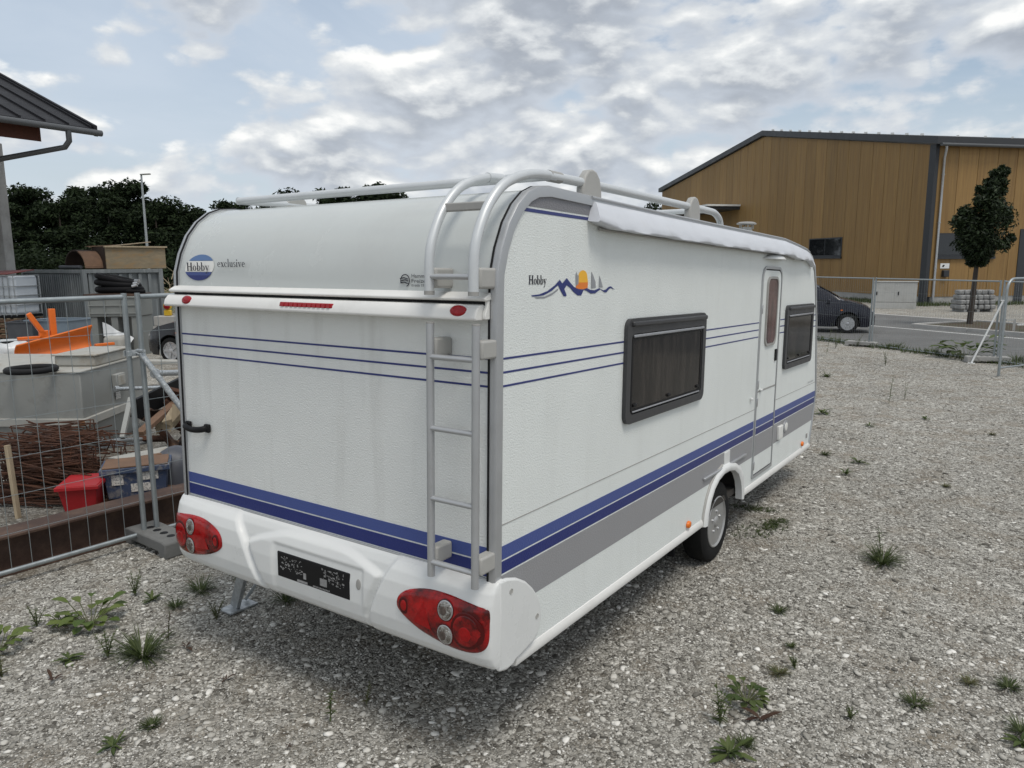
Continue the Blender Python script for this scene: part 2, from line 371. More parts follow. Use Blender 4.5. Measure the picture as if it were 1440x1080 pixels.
# loose stones: dense close to the camera, thinning with distance
def make_gravel():
    rng = np.random.default_rng(5)
    ph = (1 + 5 ** .5) / 2
    ico = np.array([(-1, ph, 0), (1, ph, 0), (-1, -ph, 0), (1, -ph, 0), (0, -1, ph), (0, 1, ph), (0, -1, -ph), (0, 1, -ph), (ph, 0, -1), (ph, 0, 1), (-ph, 0, -1), (-ph, 0, 1)]); ico /= np.linalg.norm(ico[0])
    fc = np.array([(0, 11, 5), (0, 5, 1), (0, 1, 7), (0, 7, 10), (0, 10, 11), (1, 5, 9), (5, 11, 4), (11, 10, 2), (10, 7, 6), (7, 1, 8), (3, 9, 4), (3, 4, 2), (3, 2, 6), (3, 6, 8), (3, 8, 9), (4, 9, 5), (2, 4, 11), (6, 2, 10), (8, 6, 7), (9, 8, 1)])
    octa = np.array([(1, 0, 0), (-1, 0, 0), (0, 1, 0), (0, -1, 0), (0, 0, 1), (0, 0, -1.)]); of = np.array([(0, 2, 4), (2, 1, 4), (1, 3, 4), (3, 0, 4), (2, 0, 5), (1, 2, 5), (3, 1, 5), (0, 3, 5)])
    C = np.array(CAMP); Fw = np.array(FWD); Rg = np.array(RGT)
    def scatter(n, dmin, dmax, smin, smax, shape, faces, pw):
        # sample in a wedge wider than the view
        u = rng.random(n); dist = np.sqrt(dmin ** 2 + u * (dmax ** 2 - dmin ** 2)); ang = (rng.random(n) - .5) * 2 * RAD(46)
        f2 = Fw[:2] / np.linalg.norm(Fw[:2]); r2 = np.array((f2[1], -f2[0]))
        xy = C[:2] + dist[:, None] * (np.cos(ang)[:, None] * f2 + np.sin(ang)[:, None] * r2)
        keep = ~((xy[:, 0] < -4.25)) & ~((xy[:, 0] < -.6) & (xy[:, 0] > -2.1) & (xy[:, 1] > 1.2) & (xy[:, 1] < 5.6))
        dd = dist[keep]; xy = xy[keep]; n = len(xy)
        s = smin * (smax / smin) ** (rng.random(n) ** pw)
        sc = np.stack([s * (.8 + .5 * rng.random(n)), s * (.6 + .4 * rng.random(n)), s * (.18 + .30 * rng.random(n))], 1)
        V = shape[None] * (1 + .75 * (rng.random((n, len(shape), 1)) - .5)); V = V * sc[:, None, :]
        a = rng.random(n) * 6.283; tl = (rng.random(n) - .5) * .7
        ct, st = np.cos(tl)[:, None], np.sin(tl)[:, None]
        y = V[:, :, 1] * ct - V[:, :, 2] * st; z = V[:, :, 1] * st + V[:, :, 2] * ct; x = V[:, :, 0]
        ca, sa = np.cos(a)[:, None], np.sin(a)[:, None]
        W = np.stack([x * ca - y * sa + xy[:, 0:1], x * sa + y * ca + xy[:, 1:2], z + (sc[:, 2] * .42)[:, None]], 2)
        Fc = faces[None] + (np.arange(n) * len(shape))[:, None, None]
        return W.reshape(-1, 3), Fc.reshape(-1, 3)
    parts = [scatter(8000, 2.4, 5.5, .009, .027, ico, fc, 2.6), scatter(80000, 2.4, 6.5, .0045, .012, octa, of, 1.5),
             scatter(60000, 6.5, 11, .006, .015, octa, of, 1.5), scatter(5200, 5.5, 12, .010, .030, ico, fc, 2.4),
             scatter(30000, 11, 20, .010, .022, octa, of, 1.5), scatter(260, 2.6, 9, .022, .040, ico, fc, 2.0)]
    V = []; F = []; o = 0
    for v, f in parts: V.append(v); F.append(f + o); o += len(v)
    g = raw_mesh('gravel', np.concatenate(V), np.concatenate(F), 'stones')
    tag(g, 'loose crushed grey limestone gravel covering the yard', 'gravel', kind='stuff')
make_gravel()

# ------------------------------------------------------------------ caravan
def hammered(name, col, stain=0.0, rough=.42, bstr=.9, sc=125):
    m = M(name, col, rough, 0, var=.03, vs_=2.5, bump=bstr, bs=sc, kind='noise', rvar=.05, spec=.4)
    nt = m.node_tree; N = nt.nodes; L = nt.links
    if stain:   # vertical run-off streaks
        b = N['Principled BSDF']; tc = N.new('ShaderNodeTexCoord'); mp = N.new('ShaderNodeMapping'); L.new(tc.outputs['Object'], mp.inputs[0]); mp.inputs['Scale'].default_value = (6, 6, .7)
        n = N.new('ShaderNodeTexNoise'); n.inputs['Scale'].default_value = 1.3; n.inputs['Detail'].default_value = 6; n.inputs['Roughness'].default_value = .62; L.new(mp.outputs[0], n.inputs['Vector'])
        mr = N.new('ShaderNodeMapRange'); L.new(n.outputs['Fac'], mr.inputs[0])
        for i, s in enumerate((.52, .78, 0, stain)): mr.inputs[i + 1].default_value = s
        old = b.inputs['Base Color'].links[0].from_socket
        mx = N.new('ShaderNodeMix'); mx.data_type = 'RGBA'; L.new(mr.outputs[0], mx.inputs[0]); L.new(old, mx.inputs[6]); mx.inputs[7].default_value = (.36, .35, .32, 1); L.new(mx.outputs[2], b.inputs['Base Color'])
    return m
hammered('panel_white', (.745, .775, .755), .10)
hammered('panel_rear', (.73, .745, .725), .28)
M('gelcoat', (.52, .545, .535), .24, var=.03, vs_=1.2, coat=.2, col2=(.44, .44, .43), c2s=.9, c2lo=.50, c2hi=.8, stretch=(1.2, 1.2, .9), c2amt=.5)
M('plastic_white', (.70, .71, .70), .32, var=.03, vs_=3, coat=.15, col2=(.60, .59, .56), c2s=6, c2lo=.6, c2hi=.85, c2amt=.5)
M('plastic_rail', (.74, .735, .71), .38, var=.04, vs_=3, col2=(.5, .49, .46), c2s=5, c2lo=.55, c2hi=.85, c2amt=.5)
M('alu', (.50, .51, .52), .36, .85, var=.06, vs_=8)
M('alu_matt', (.44, .45, .46), .42, .55, var=.06, vs_=6)
M('rubber', (.016, .016, .017), .7, var=.2, spec=.2)
M('grey_plastic', (.33, .325, .31), .5, var=.08, vs_=10)
M('grey_bracket', (.38, .375, .355), .45, var=.06, vs_=10)
hammered('decal_blue', (.055, .085, .27), 0, .38, .4)
hammered('decal_navy', (.016, .027, .155), 0, .38, .4)
hammered('decal_grey', (.28, .28, .29), 0, .42, .45)
hammered('decal_dark', (.20, .20, .215), 0, .45, .8)
M('decal_line', (.03, .04, .17), .4, var=.1)
M('decal_black', (.016, .016, .03), .45, var=.1)
M('decal_steel', (.30, .31, .33), .4, .2, var=.1)
M('decal_orange', (.75, .20, .02), .4, var=.05)
M('decal_yellow', (.85, .45, .03), .4, var=.05)
M('decal_white', (.72, .72, .69), .4, var=.05)
M('decal_sky', (.10, .18, .36), .4, var=.05)
M('window_frame', (.045, .046, .049), .45, var=.1, vs_=8)
M('acrylic', (.014, .013, .013), .10, var=.12, vs_=2.2, spec=.22, col2=(.040, .035, .032), c2s=2.4, c2lo=.45, c2hi=.62, stretch=(1, 3.2, .6), rvar=.03)
M('acrylic_rose', (.13, .070, .068), .12, var=.2, vs_=3, spec=.3, col2=(.05, .028, .028), c2s=5, c2lo=.45, c2hi=.6, stretch=(1, 3, .5), rvar=.03)
M('awning_vinyl', (.60, .62, .66), .42, var=.05, vs_=6, bump=.25, bs=22, col2=(.5, .5, .5), c2s=7, c2lo=.55, c2hi=.8, c2amt=.5)
M('amber', (.75, .17, .01), .25, var=.05, coat=.4)
M('tyre', (.012, .012, .012), .85, spec=.2, var=.2, vs_=14, bump=.3, bs=90)
M('rim_steel', (.36, .36, .355), .38, .45, var=.1, vs_=9, col2=(.2, .18, .15), c2s=14, c2lo=.6, c2hi=.8, c2amt=.5)
M('black_plastic', (.010, .010, .011), .5, var=.15, spec=.18)
M('galv', (.36, .38, .39), .45, .6, var=.16, vs_=22, col2=(.50, .52, .53), c2s=30, c2lo=.45, c2hi=.65)
M('undersheet', (.05, .045, .04), .9, var=.2)
M('rail_light', (.60, .62, .63), .4, .3, var=.05, vs_=5)
def lens_mat():
    m = M('lens_red', (.34, .004, .005), .12, var=.3, vs_=9, spec=.35, coat=.25, rvar=.04, col2=(.055, .001, .0015), c2s=6.5, c2lo=.42, c2hi=.60)
    nt = m.node_tree; N = nt.nodes; L = nt.links; b = N['Principled BSDF']
    tc = N.new('ShaderNodeTexCoord'); v = N.new('ShaderNodeTexVoronoi'); v.inputs['Scale'].default_value = 60; L.new(tc.outputs['Object'], v.inputs['Vector'])
    bp = N.new('ShaderNodeBump'); bp.inputs['Strength'].default_value = .18; bp.inputs['Distance'].default_value = .003; L.new(v.outputs['Distance'], bp.inputs['Height']); L.new(bp.outputs[0], b.inputs['Normal'])
lens_mat()
M('lens_red_deep', (.07, .001, .0015), .15, var=.35, vs_=14, spec=.35)
M('lens_red_bright', (.46, .006, .006), .2, var=.15, vs_=14, spec=.35)
M('lens_clear', (.40, .39, .37), .15, .6, var=.6, vs_=55, bump=.8, bs=160, kind='voronoi', col2=(.14, .12, .10), c2s=30, c2lo=.45, c2hi=.6, coat=.4)
M('reflector', (.30, .005, .010), .25, var=.2, vs_=30, spec=.4)

TILT = RAD(1.6)
caravan = thing('caravan', 'white touring caravan with blue stripes, rear ladder and roof rack, standing on the gravel', 'caravan', (0, 0.00121, 0.08656))
caravan.rotation_euler = (-TILT, 0, 0)
CW_ = 2.30
RP_ = [(0, 2.10), (.003, 2.195), (.032, 2.297), (.082, 2.401), (.145, 2.479), (.22, 2.536), (.293, 2.564), (.40, 2.576), (.8, 2.570), (1.6, 2.562), (2.5, 2.556), (3.5, 2.552), (4.35, 2.548), (4.8, 2.520), (5.23, 2.486), (5.45, 2.425), (5.60, 2.32), (5.69, 2.156)]
FR_ = [(5.69, 2.156), (5.83, 1.78), (6.02, .99), (5.94, .70), (5.85, .437)]
def front_y(z):
    pts = sorted([(b, a) for a, b in FR_ + RP_[-4:-1]])
    return float(np.interp(z, [p[0] for p in pts], [p[1] for p in pts]))
ARCH = [(3.46, .43), (3.455, .53), (3.40, .625), (3.30, .69), (3.17, .722), (3.03, .728), (2.90, .71), (2.78, .655), (2.69, .565), (2.645, .43)]
side_poly = [(0, .46)] + RP_ + FR_[1:] + ARCH
def side_wall(x0, x1):
    mb = MB(); mb.prism([(x0, y, z) for y, z in side_poly], (x1 - x0, 0, 0)); return mb
side_wall(-.03, 0).build('side_wall', 'panel_white', caravan); side_wall(-2.30, -2.27).build('side_wall', 'panel_white', caravan)
def strip(prof, x0, x1, th, name, mat, n=10):
    mb = MB(); m = len(prof); o = 0
    def off(i):
        a = Vector(prof[max(0, i - 1)]); b = Vector(prof[min(m - 1, i + 1)]); t = (b - a).normalized(); return Vector((-t.y, t.x))
    V = []
    for i in range(m):
        nn = off(i); p = Vector(prof[i]); q = p - nn * th
        for k in range(n + 1):
            x = x0 + (x1 - x0) * k / n; V.append((x, p.x, p.y))
        for k in range(n + 1):
            x = x0 + (x1 - x0) * k / n; V.append((x, q.x, q.y))
    F = []; w = 2 * (n + 1)
    for i in range(m - 1):
        for k in range(n):
            a = i * w + k; F.append((a, a + 1, a + w + 1, a + w)); a += n + 1; F.append((a, a + w, a + w + 1, a + 1))
    mb.add(V, F); return mb.build(name, mat, caravan, smooth=40)
rear = MB(); rear.box((-1.15, .012, 1.285), (2.24, .024, 1.65)); rear.build('rear_wall', 'panel_rear', caravan)
strip(RP_, -2.27, -.03, .02, 'roof', 'gelcoat'); strip(FR_, -2.27, -.03, .02, 'front_wall', 'panel_white')
MB().box((-1.15, 2.95, .47), (2.22, 5.75, .05)).build('floor', 'undersheet', caravan)
fw = MB(); fw.prism([(-1.9, front_y(1.2) + .004, 1.2), (-.4, front_y(1.2) + .004, 1.2), (-.4, front_y(1.8) + .004, 1.8), (-1.9, front_y(1.8) + .004, 1.8)], (0, .03, .01)); fw.build('front_window', 'acrylic', caravan, bevel=.01)
# edge trims: aluminium profile with a rubber insert along both body corners
full = [(0, .84), (0, 1.2), (0, 1.6)] + RP_ + FR_[1:]
def edge_trim(side):
    X = 0 if side > 0 else -CW_
    sec = [(-.040, -.004), (-.040, .008), (-.022, .014), (-.004, .015), (.008, .009), (.0105, -.004), (.0105, -.034), (.002, -.036), (.002, -.004)]
    rub = [(-.036, .007), (-.036, .0145), (-.026, .0155), (-.026, .007)]
    for nm, sc_, mt in (('edge_trim', sec, 'alu_matt'), ('rubber_insert', rub, 'rubber')):
        V = []; n = len(sc_)
        P = full; m = len(P)
        for i in range(m):
            a = Vector(P[max(0, i - 1)]); b = Vector(P[min(m - 1, i + 1)]); t = (b - a).normalized(); nn = Vector((-t.y, t.x))
            for dx, on in sc_: V.append((X + side * dx, P[i][0] + nn.x * on, P[i][1] + nn.y * on))
        F = [tuple(reversed(range(n))), tuple((m - 1) * n + k for k in range(n))]
        for i in range(m - 1):
            for k in range(n): F.append((i * n + k, i * n + (k + 1) % n, (i + 1) * n + (k + 1) % n, (i + 1) * n + k))
        MB().add(V, F).build(nm, mt, caravan, smooth=35)
edge_trim(1); edge_trim(-1)
# bottom rail along the sides
for x in (0, -CW_):
    for y0, y1 in ((.16, 2.64), (3.465, 5.86)):
        s = 1 if x == 0 else -1
        mb = MB(); mb.prism([(x - s * .02, y0, .405), (x + s * .008, y0, .405), (x + s * .013, y0, .420), (x + s * .011, y0, .444), (x + s * .002, y0, .462), (x - s * .02, y0, .462)], (0, y1 - y0, 0)); mb.build('bottom_rail', 'plastic_rail', caravan, bevel=.003)
# printed bands (thin foil 1.2 mm proud of the panel)
def side_band(z0, z1, y0, y1, name, mat, off=.0012, slant=True):
    ya = min(y1, front_y(z0) - .03); yb = min(y1, front_y(z1) - .03)
    MB().prism([(.0, y0, z0), (.0, ya, z0), (.0, yb, z1), (.0, y0, z1)], (off, 0, 0)).build(name, mat, caravan)
for z in (1.840, 1.781, 1.722):
    for y0, y1 in ((.035, 1.21), (2.43, 3.745), (4.365, 4.55), (5.60, 9)):
        side_band(z - .0045, z + .0045, y0, y1, 'pinstripe', 'decal_line')
    MB().box((-1.15, -.0006, z), (2.22, .0024, .009)).build('pinstripe', 'decal_line', caravan)
for y0, y1 in ((.035, 3.745), (4.365, 9)):
    side_band(.950, 1.012, y0, y1, 'stripe', 'decal_blue'); side_band(.886, .942, y0, y1, 'stripe', 'decal_navy')
side_band(.700, .878, .04, 3.745, 'stripe', 'decal_grey'); side_band(.700, .878, 4.365, 9, 'stripe', 'decal_grey')
for z0, z1, mt in ((.952, 1.012, 'decal_blue'), (.880, .944, 'decal_navy')): MB().box((-1.15, -.0006, (z0 + z1) / 2), (2.22, .0024, z1 - z0)).build('stripe', mt, caravan)
side_band(1.108, 1.112, .035, 3.745, 'panel_seam', 'grey_plastic', .002); side_band(1.108, 1.112, 4.365, 9, 'panel_seam', 'grey_plastic', .002)
MB().box((-1.15, -.004, .868), (2.24, .016, .014)).build('rear_trim', 'alu_matt', caravan, bevel=.003)
# dark corner panel above the blue line at the rear top of the side
tp = [(.105, 2.405), (.145, 2.465), (.215, 2.522), (.285, 2.548), (.40, 2.560), (.80, 2.553)]
MB().prism([(0, .162, 2.487)] + [(0, y, z) for y, z in tp[1:]] + [(0, .80, 2.487)], (.0014, 0, 0)).build('corner_panel', 'decal_dark', caravan)
MB().prism([(0, .140, 2.463), (0, .80, 2.463), (0, .80, 2.478), (0, .152, 2.478)], (.0014, 0, 0)).build('pinstripe', 'decal_line', caravan)

# ---- lamp bar across the rear
def bar_x(sec, x0, x1): return MB().prism([(x0, y, z) for y, z in sec], (x1 - x0, 0, 0))
bar_x([(.0, 2.088), (-.048, 2.082), (-.058, 2.087), (-.056, 2.096), (-.02, 2.116), (0, 2.120)], -2.285, -.022).build('lamp_bar_lip', 'plastic_rail', caravan, bevel=.004)
bar_x([(.0, 2.072), (-.060, 2.066), (-.082, 2.040), (-.090, 2.010), (-.084, 2.002), (-.03, 2.002), (0, 2.01)], -2.29, -.045).build('lamp_bar', 'plastic_rail', caravan, bevel=.005)
bar_x([(.0, 2.09), (-.03, 2.085), (-.03, 2.064), (0, 2.06)], -2.27, -.04).build('lamp_bar_gap', 'rubber', caravan)
bar_x([(.0, 2.112), (-.028, 2.10), (-.03, 2.06), (-.045, 2.03), (-.045, 2.006), (0, 2.006)], -.045, -.026).build('lamp_bar_end', 'plastic_rail', caravan, bevel=.004)
def disc_on(center, normal, rx, rz, h, name, mat, parent=caravan, up=(0, 0, 1), n=28):
    c = Vector(center); nn = Vector(normal).normalized(); u = Vector(up).cross(nn).normalized(); w = nn.cross(u)
    V = []; F = []
    rings = ((1, 0), (.97, .55), (.8, .85), (.45, 1.0))
    for k, hh in rings:
        for j in range(n):
            a = 2 * math.pi * j / n; V.append(c + u * math.cos(a) * rx * k + w * math.sin(a) * rz * k + nn * h * hh)
    for i in range(len(rings) - 1):
        for j in range(n): F.append((i * n + j, i * n + (j + 1) % n, (i + 1) * n + (j + 1) % n, (i + 1) * n + j))
    F.append(tuple((len(rings) - 1) * n + j for j in range(n)))
    return MB().add(V, F).build(name, mat, parent, smooth=50)
bn = (0, -1, .32)
for x in (-2.075, -.142):
    ring = disc_on((x, -.0735, 2.040), bn, .050, .030, .004, 'marker_ring', 'plastic_white'); disc_on((x, -.075, 2.040), bn, .044, .0245, .013, 'marker_lens', 'reflector', ring)
mb = MB(); R_ = Matrix.Rotation(-.31, 3, 'X'); mb.box((-1.085, -.077, 2.038), (.385, .014, .026), R_); bl = mb.build('brake_light', 'reflector', caravan, bevel=.006)
for i in range(11): MB().box((-1.085 - .165 + i * .033, -.085, 2.038), (.022, .004, .018), R_).build('lens_cell', 'reflector', bl)

# ---- ladders
def rung(parent, z, y, x0=-.262, x1=-.02, mat='alu_matt'): MB().tube([(x0, y, z), (x1, y, z)], .0155, 12, sq=(1, .8)).build('rung', mat, parent, smooth=40)
lad = bpy.data.objects.new('lower_ladder', None); COL.objects.link(lad); lad.parent = caravan
for x in (-.262, -.020): MB().tube([(x, -.118, .872), (x, -.118, 1.985)], .0172, 16).build('ladder_rail', 'alu_matt', lad, smooth=40); MB().tube([(x, -.118, 1.985), (x, -.118, 1.992)], .0178, 16).build('end_cap', 'grey_plastic', lad, smooth=40)
for z in (1.845, 1.538, 1.228, .938): rung(lad, z, -.118)
def bracket(x, z, parent): MB().box((x, -.055, z), (.052, .110, .078)).build('bracket', 'grey_bracket', parent, bevel=.010, seg=3)
for x in (-.262, -.020):
    for z in (1.885, .965): bracket(x, z, lad)
up = bpy.data.objects.new('upper_ladder', None); COL.objects.link(up); up.parent = caravan
UPP = [(-.122, 2.118), (-.119, 2.266), (-.092, 2.358), (-.030, 2.463), (.064, 2.552), (.172, 2.601), (.29, 2.630), (.43, 2.642)]
def smooth_path(P, k=4):
    P = [Vector(p) for p in P]; o = []
    for i in range(len(P) - 1):
        p0 = P[max(0, i - 1)]; p1 = P[i]; p2 = P[i + 1]; p3 = P[min(len(P) - 1, i + 2)]
        for j in range(k):
            t = j / k; o.append(.5 * ((2 * p1) + (-p0 + p2) * t + (2 * p0 - 5 * p1 + 4 * p2 - p3) * t * t + (-p0 + 3 * p1 - 3 * p2 + p3) * t ** 3))
    return o + [P[-1]]
for x, e in ((-.262, 7), (-.030, 8)):
    MB().tube(smooth_path([(x, y, z) for y, z in UPP[:e]]), .0215 if e == 8 else .0205, 16).build('ladder_rail', 'rail_light', up, smooth=40)
    MB().tube([(x, -.1222, 2.105), (x, -.122, 2.122)], .0225, 16).build('end_cap', 'grey_plastic', up, smooth=40)
rung(up, 2.181, -.121, -.262, -.03)
MB().bar((-.262, -.022, 2.470), (-.03, -.022, 2.470), .024, .036).build('step', 'grey_plastic', up, bevel=.006)
for x in (-.262, -.030): MB().box((x, -.050, 2.176), (.055, .125, .085)).build('bracket', 'grey_bracket', up, bevel=.011, seg=3)
# ---- roof rack
rack = bpy.data.objects.new('roof_rack', None); COL.objects.link(rack); rack.parent = caravan
MB().tube(smooth_path([(-.04, .43, 2.642), (-.05, .9, 2.650), (-.05, 1.8, 2.652), (-.05, 2.55, 2.655), (-.055, 2.72, 2.648), (-.06, 2.83, 2.615), (-.06, 2.86, 2.57)]), .0225, 16).build('side_rail', 'rail_light', rack, smooth=40)
MB().tube(smooth_path([(-2.24, .40, 2.632), (-2.25, .9, 2.646), (-2.25, 2.55, 2.646), (-2.24, 2.80, 2.615), (-2.24, 2.86, 2.57)]), .0225, 16).build('side_rail', 'rail_light', rack, smooth=40)
MB().tube([(-2.24, .41, 2.632), (-1.2, .41, 2.634), (-.05, .44, 2.640)], .0215, 16).build('cross_rail', 'rail_light', rack, smooth=40)
MB().tube([(-2.24, 2.52, 2.646), (-.05, 2.52, 2.654)], .018, 12).build('cross_rail', 'rail_light', rack, smooth=40)
MB().tube([(-.045, .455, 2.6435), (-.048, .565, 2.6455)], .0262, 16).build('joint_sleeve', 'grey_plastic', rack, smooth=40)
MB().tube([(-.262, .285, 2.629), (-.262, .40, 2.636)], .0232, 16).build('joint_sleeve', 'rail_light', rack, smooth=40)
def stanchion(x, y, z, s=1.0):
    P = [(-.10, -.085), (.10, -.085), (.095, -.02), (.075, .035), (.04, .066), (0, .074), (-.04, .066), (-.075, .035), (-.095, -.02)]
    MB().prism([(x - .022, y + a * s, z + b * s) for a, b in P], (.044, 0, 0)).build('stanchion', 'grey_bracket', rack, bevel=.010, seg=3)
stanchion(-.045, .85, 2.645, 1.0); stanchion(-.045, 2.26, 2.648, .95); stanchion(-2.25, .85, 2.640); stanchion(-2.25, 2.26, 2.64)
# ---- roof fittings
mb = MB(); mb.lathe([(.055, 0), (.055, .09), (.05, .09), (.05, .115)], (-.30, 4.24, 2.54), (0, 0, 1), 18); fl = mb.build('flue', 'grey_bracket', caravan, smooth=35)
MB().lathe([(.0, .165), (.06, .160), (.085, .150), (.085, .140), (.03, .136)], (-.30, 4.24, 2.54), (0, 0, 1), 18).build('flue_cap', 'grey_plastic', fl, smooth=35)
for i in range(6):
    a = i * math.pi / 3; MB().box((-.30 + .06 * math.cos(a), 4.24 + .06 * math.sin(a), 2.668), (.008, .008, .06)).build('flue_post', 'grey_plastic', fl)
mb = MB(); mb.prism([(-1.42, .98, 2.56), (-.92, .98, 2.56), (-.92, 1.45, 2.555), (-1.42, 1.45, 2.555)], (0, 0, .05)); mb.build('roof_hatch', 'plastic_white', caravan, bevel=.02, seg=3)
mb = MB(); mb.prism([(-1.85, 3.2, 2.555), (-1.35, 3.2, 2.555), (-1.35, 3.9, 2.55), (-1.85, 3.9, 2.55)], (0, 0, .06)); mb.build('roof_hatch', 'plastic_white', caravan, bevel=.02, seg=3)

# ---- rolled awning bag along the top of the side
def awning():
    ys = np.linspace(.80, 5.42, 93); V = []; n = 12
    rng = random.Random(3)
    for i, y in enumerate(ys):
        zt = float(np.interp(y, [p[0] for p in RP_], [p[1] for p in RP_])) - .012
        k = 1.0
        if y < .9: k = .80 + .20 * (y - .80) / .1
        if y > 4.75: k = max(.50, 1 - (y - 4.75) * .62)
        if y > 5.15: zt -= (y - 5.15) * .06
        w = .088 * k; h = .128 * k + (.0 if y < 5 else .004)
        wob = .0028 * math.sin(y * 9) + .0022 * math.sin(y * 23 + 1) + (rng.random() - .5) * (.007 if (y < 1.0 or y > 4.7) else .0015)
        sec = [(.004, -.004), (.014, -.002), (.026, -.010), (w * .46, -h * .20), (w * .66, -h * .42), (w * .84, -h * .66), (w * .99 + wob, -h * .93), (w * .985, -h * 1.0), (w * .90, -h * 1.03), (w * .5, -h * 1.0), (.004, -h * .96), (.002, -h * .5)]
        sh = -.03 * (1 - (y - .80) / .1) if y < .9 else 0
        for j, (a, b) in enumerate(sec):
            V.append((a, y + (sh * (b / h) * -1.6 if y < .9 else 0) + (rng.random() - .5) * .003, zt + b + (wob * .5 if j > 2 else 0)))
    F = [tuple(range(n)), tuple(reversed([(len(ys) - 1) * n + j for j in range(n)]))]
    for i in range(len(ys) - 1):
        for j in range(n): F.append((i * n + j, i * n + (j + 1) % n, (i + 1) * n + (j + 1) % n, (i + 1) * n + j))
    a = MB().add(V, F).build('awning_bag', 'awning_vinyl', caravan, smooth=60)
    V = [(.004, float(y), float(np.interp(y, [p[0] for p in RP_], [p[1] for p in RP_])) - .148) for y in np.linspace(.86, 4.7, 30)]
    MB().tube([(p[0] + .008, p[1], p[2] + .006) for p in V], .007, 8).build('awning_piping', 'grey_plastic', a, smooth=50)
    rl = [(y, float(np.interp(y, [p[0] for p in RP_], [p[1] for p in RP_])) + .004) for y in np.linspace(.78, 5.30, 40)]
    MB().tube([(.010, y, z) for y, z in rl], .0075, 8).build('awning_rail', 'alu_matt', a, smooth=50)
    MB().tube([(.0, 4.75, 2.40), (.03, 4.95, 2.385), (.02, 5.2, 2.40), (.01, 5.42, 2.36)], .007, 6).build('awning_strap', 'black_plastic', a, smooth=50)
awning()

# ---- windows on the side
def side_window(y0, y1, z0, z1):
    w = bpy.data.objects.new('window', None); COL.objects.link(w); w.parent = caravan
    def rr(a, b, c, d, r, n=5):
        P = []
        for cx, cz, s in ((b - r, d - r, 0), (a + r, d - r, 1), (a + r, c + r, 2), (b - r, c + r, 3)):
            for k in range(n + 1):
                t = math.pi / 2 * (s + k / n); P.append((cx + r * math.cos(t), cz + r * math.sin(t)))
        return P
    def ringp(o, i, x0, x1):
        n = len(o); V = [(x1, *p) for p in o] + [(x1, *p) for p in i] + [(x0, *p) for p in o] + [(x0, *p) for p in i]; F = []
        for k in range(n):
            m = (k + 1) % n; F += [(k, m, n + m, n + k), (2 * n + k, 2 * n + m, m, k), (n + k, n + m, 3 * n + m, 3 * n + k), (3 * n + k, 3 * n + m, 2 * n + m, 2 * n + k)]
        return MB().add(V, F)
    fr = 0.055
    ringp(rr(y0, y1, z0, z1, .055), rr(y0 + fr, y1 - fr, z0 + .05, z1 - .085, .035), .001, .024).build('frame', 'window_frame', w, smooth=40)
    MB().prism([(.004, *p) for p in rr(y0 + fr + .004, y1 - fr - .004, z0 + .054, z1 - .089, .034)], (.014, 0, 0)).build('pane', 'acrylic', w, bevel=.003)
    ringp(rr(y0 + fr + .012, y1 - fr - .012, z0 + .062, z1 - .1, .03), rr(y0 + fr + .03, y1 - fr - .03, z0 + .080, z1 - .118, .02), .018, .021).build('pane_edge', 'black_plastic', w, smooth=40)
    MB().bar((.026, y0 + .05, z1 - .03), (.026, y1 - .02, z1 - .03), .03, .03, (0, 0, 1)).build('hinge_rail', 'window_frame', w, bevel=.009)
    MB().bar((.027, y0 + .075, z1 - .098), (.027, y1 - .06, z1 - .098), .012, .016, (0, 0, 1)).build('drip_rail', 'decal_steel', w, bevel=.004)
    MB().bar((.022, y0 + .09, z0 + .064), (.022, y1 - .09, z0 + .064), .01, .009, (0, 0, 1)).build('lower_bead', 'decal_steel', w, bevel=.003)
    for yy in (y0 + .12, (y0 + y1) / 2, y1 - .12): MB().box((.022, yy, z0 + .10), (.012, .045, .018)).build('latch', 'black_plastic', w, bevel=.004)
    return w
side_window(1.205, 2.435, 1.372, 1.965); side_window(4.55, 5.60, 1.372, 1.965)

# ---- door
door = bpy.data.objects.new('door', None); COL.objects.link(door); door.parent = caravan
DY0, DY1, DZ0, DZ1 = 3.755, 4.355, .505, 2.305
def rrect(a, b, c, d, rt, rb, n=6):
    P = []
    for cx, cz, s, r in ((b - rt, d - rt, 0, rt), (a + rt, d - rt, 1, rt), (a + rb, c + rb, 2, rb), (b - rb, c + rb, 3, rb)):
        for k in range(n + 1):
            t = math.pi / 2 * (s + k / n); P.append((cx + r * math.cos(t), cz + r * math.sin(t)))
    return P
def ring_side(o, i, x0, x1, name, mat, parent):
    n = len(o); V = [(x1, *p) for p in o] + [(x1, *p) for p in i] + [(x0, *p) for p in o] + [(x0, *p) for p in i]; F = []
    for k in range(n):
        m = (k + 1) % n; F += [(k, m, n + m, n + k), (2 * n + k, 2 * n + m, m, k), (n + k, n + m, 3 * n + m, 3 * n + k), (3 * n + k, 3 * n + m, 2 * n + m, 2 * n + k)]
    return MB().add(V, F).build(name, mat, parent, smooth=40)
ring_side(rrect(DY0, DY1, DZ0, DZ1, .11, .015), rrect(DY0 + .022, DY1 - .022, DZ0 + .022, DZ1 - .022, .09, .008), .0005, .012, 'door_frame', 'alu_matt', door)
ring_side(rrect(DY0 + .024, DY1 - .024, DZ0 + .024, DZ1 - .024, .088, .007), rrect(DY0 + .032, DY1 - .032, DZ0 + .032, DZ1 - .032, .08, .005), .0004, .004, 'door_seal', 'rubber', door)
up_p = [p for p in rrect(DY0 + .033, DY1 - .033, 1.262, DZ1 - .033, .08, .004)]
MB().prism([(.001, *p) for p in up_p], (.008, 0, 0)).build('upper_leaf', 'panel_white', door, bevel=.003)
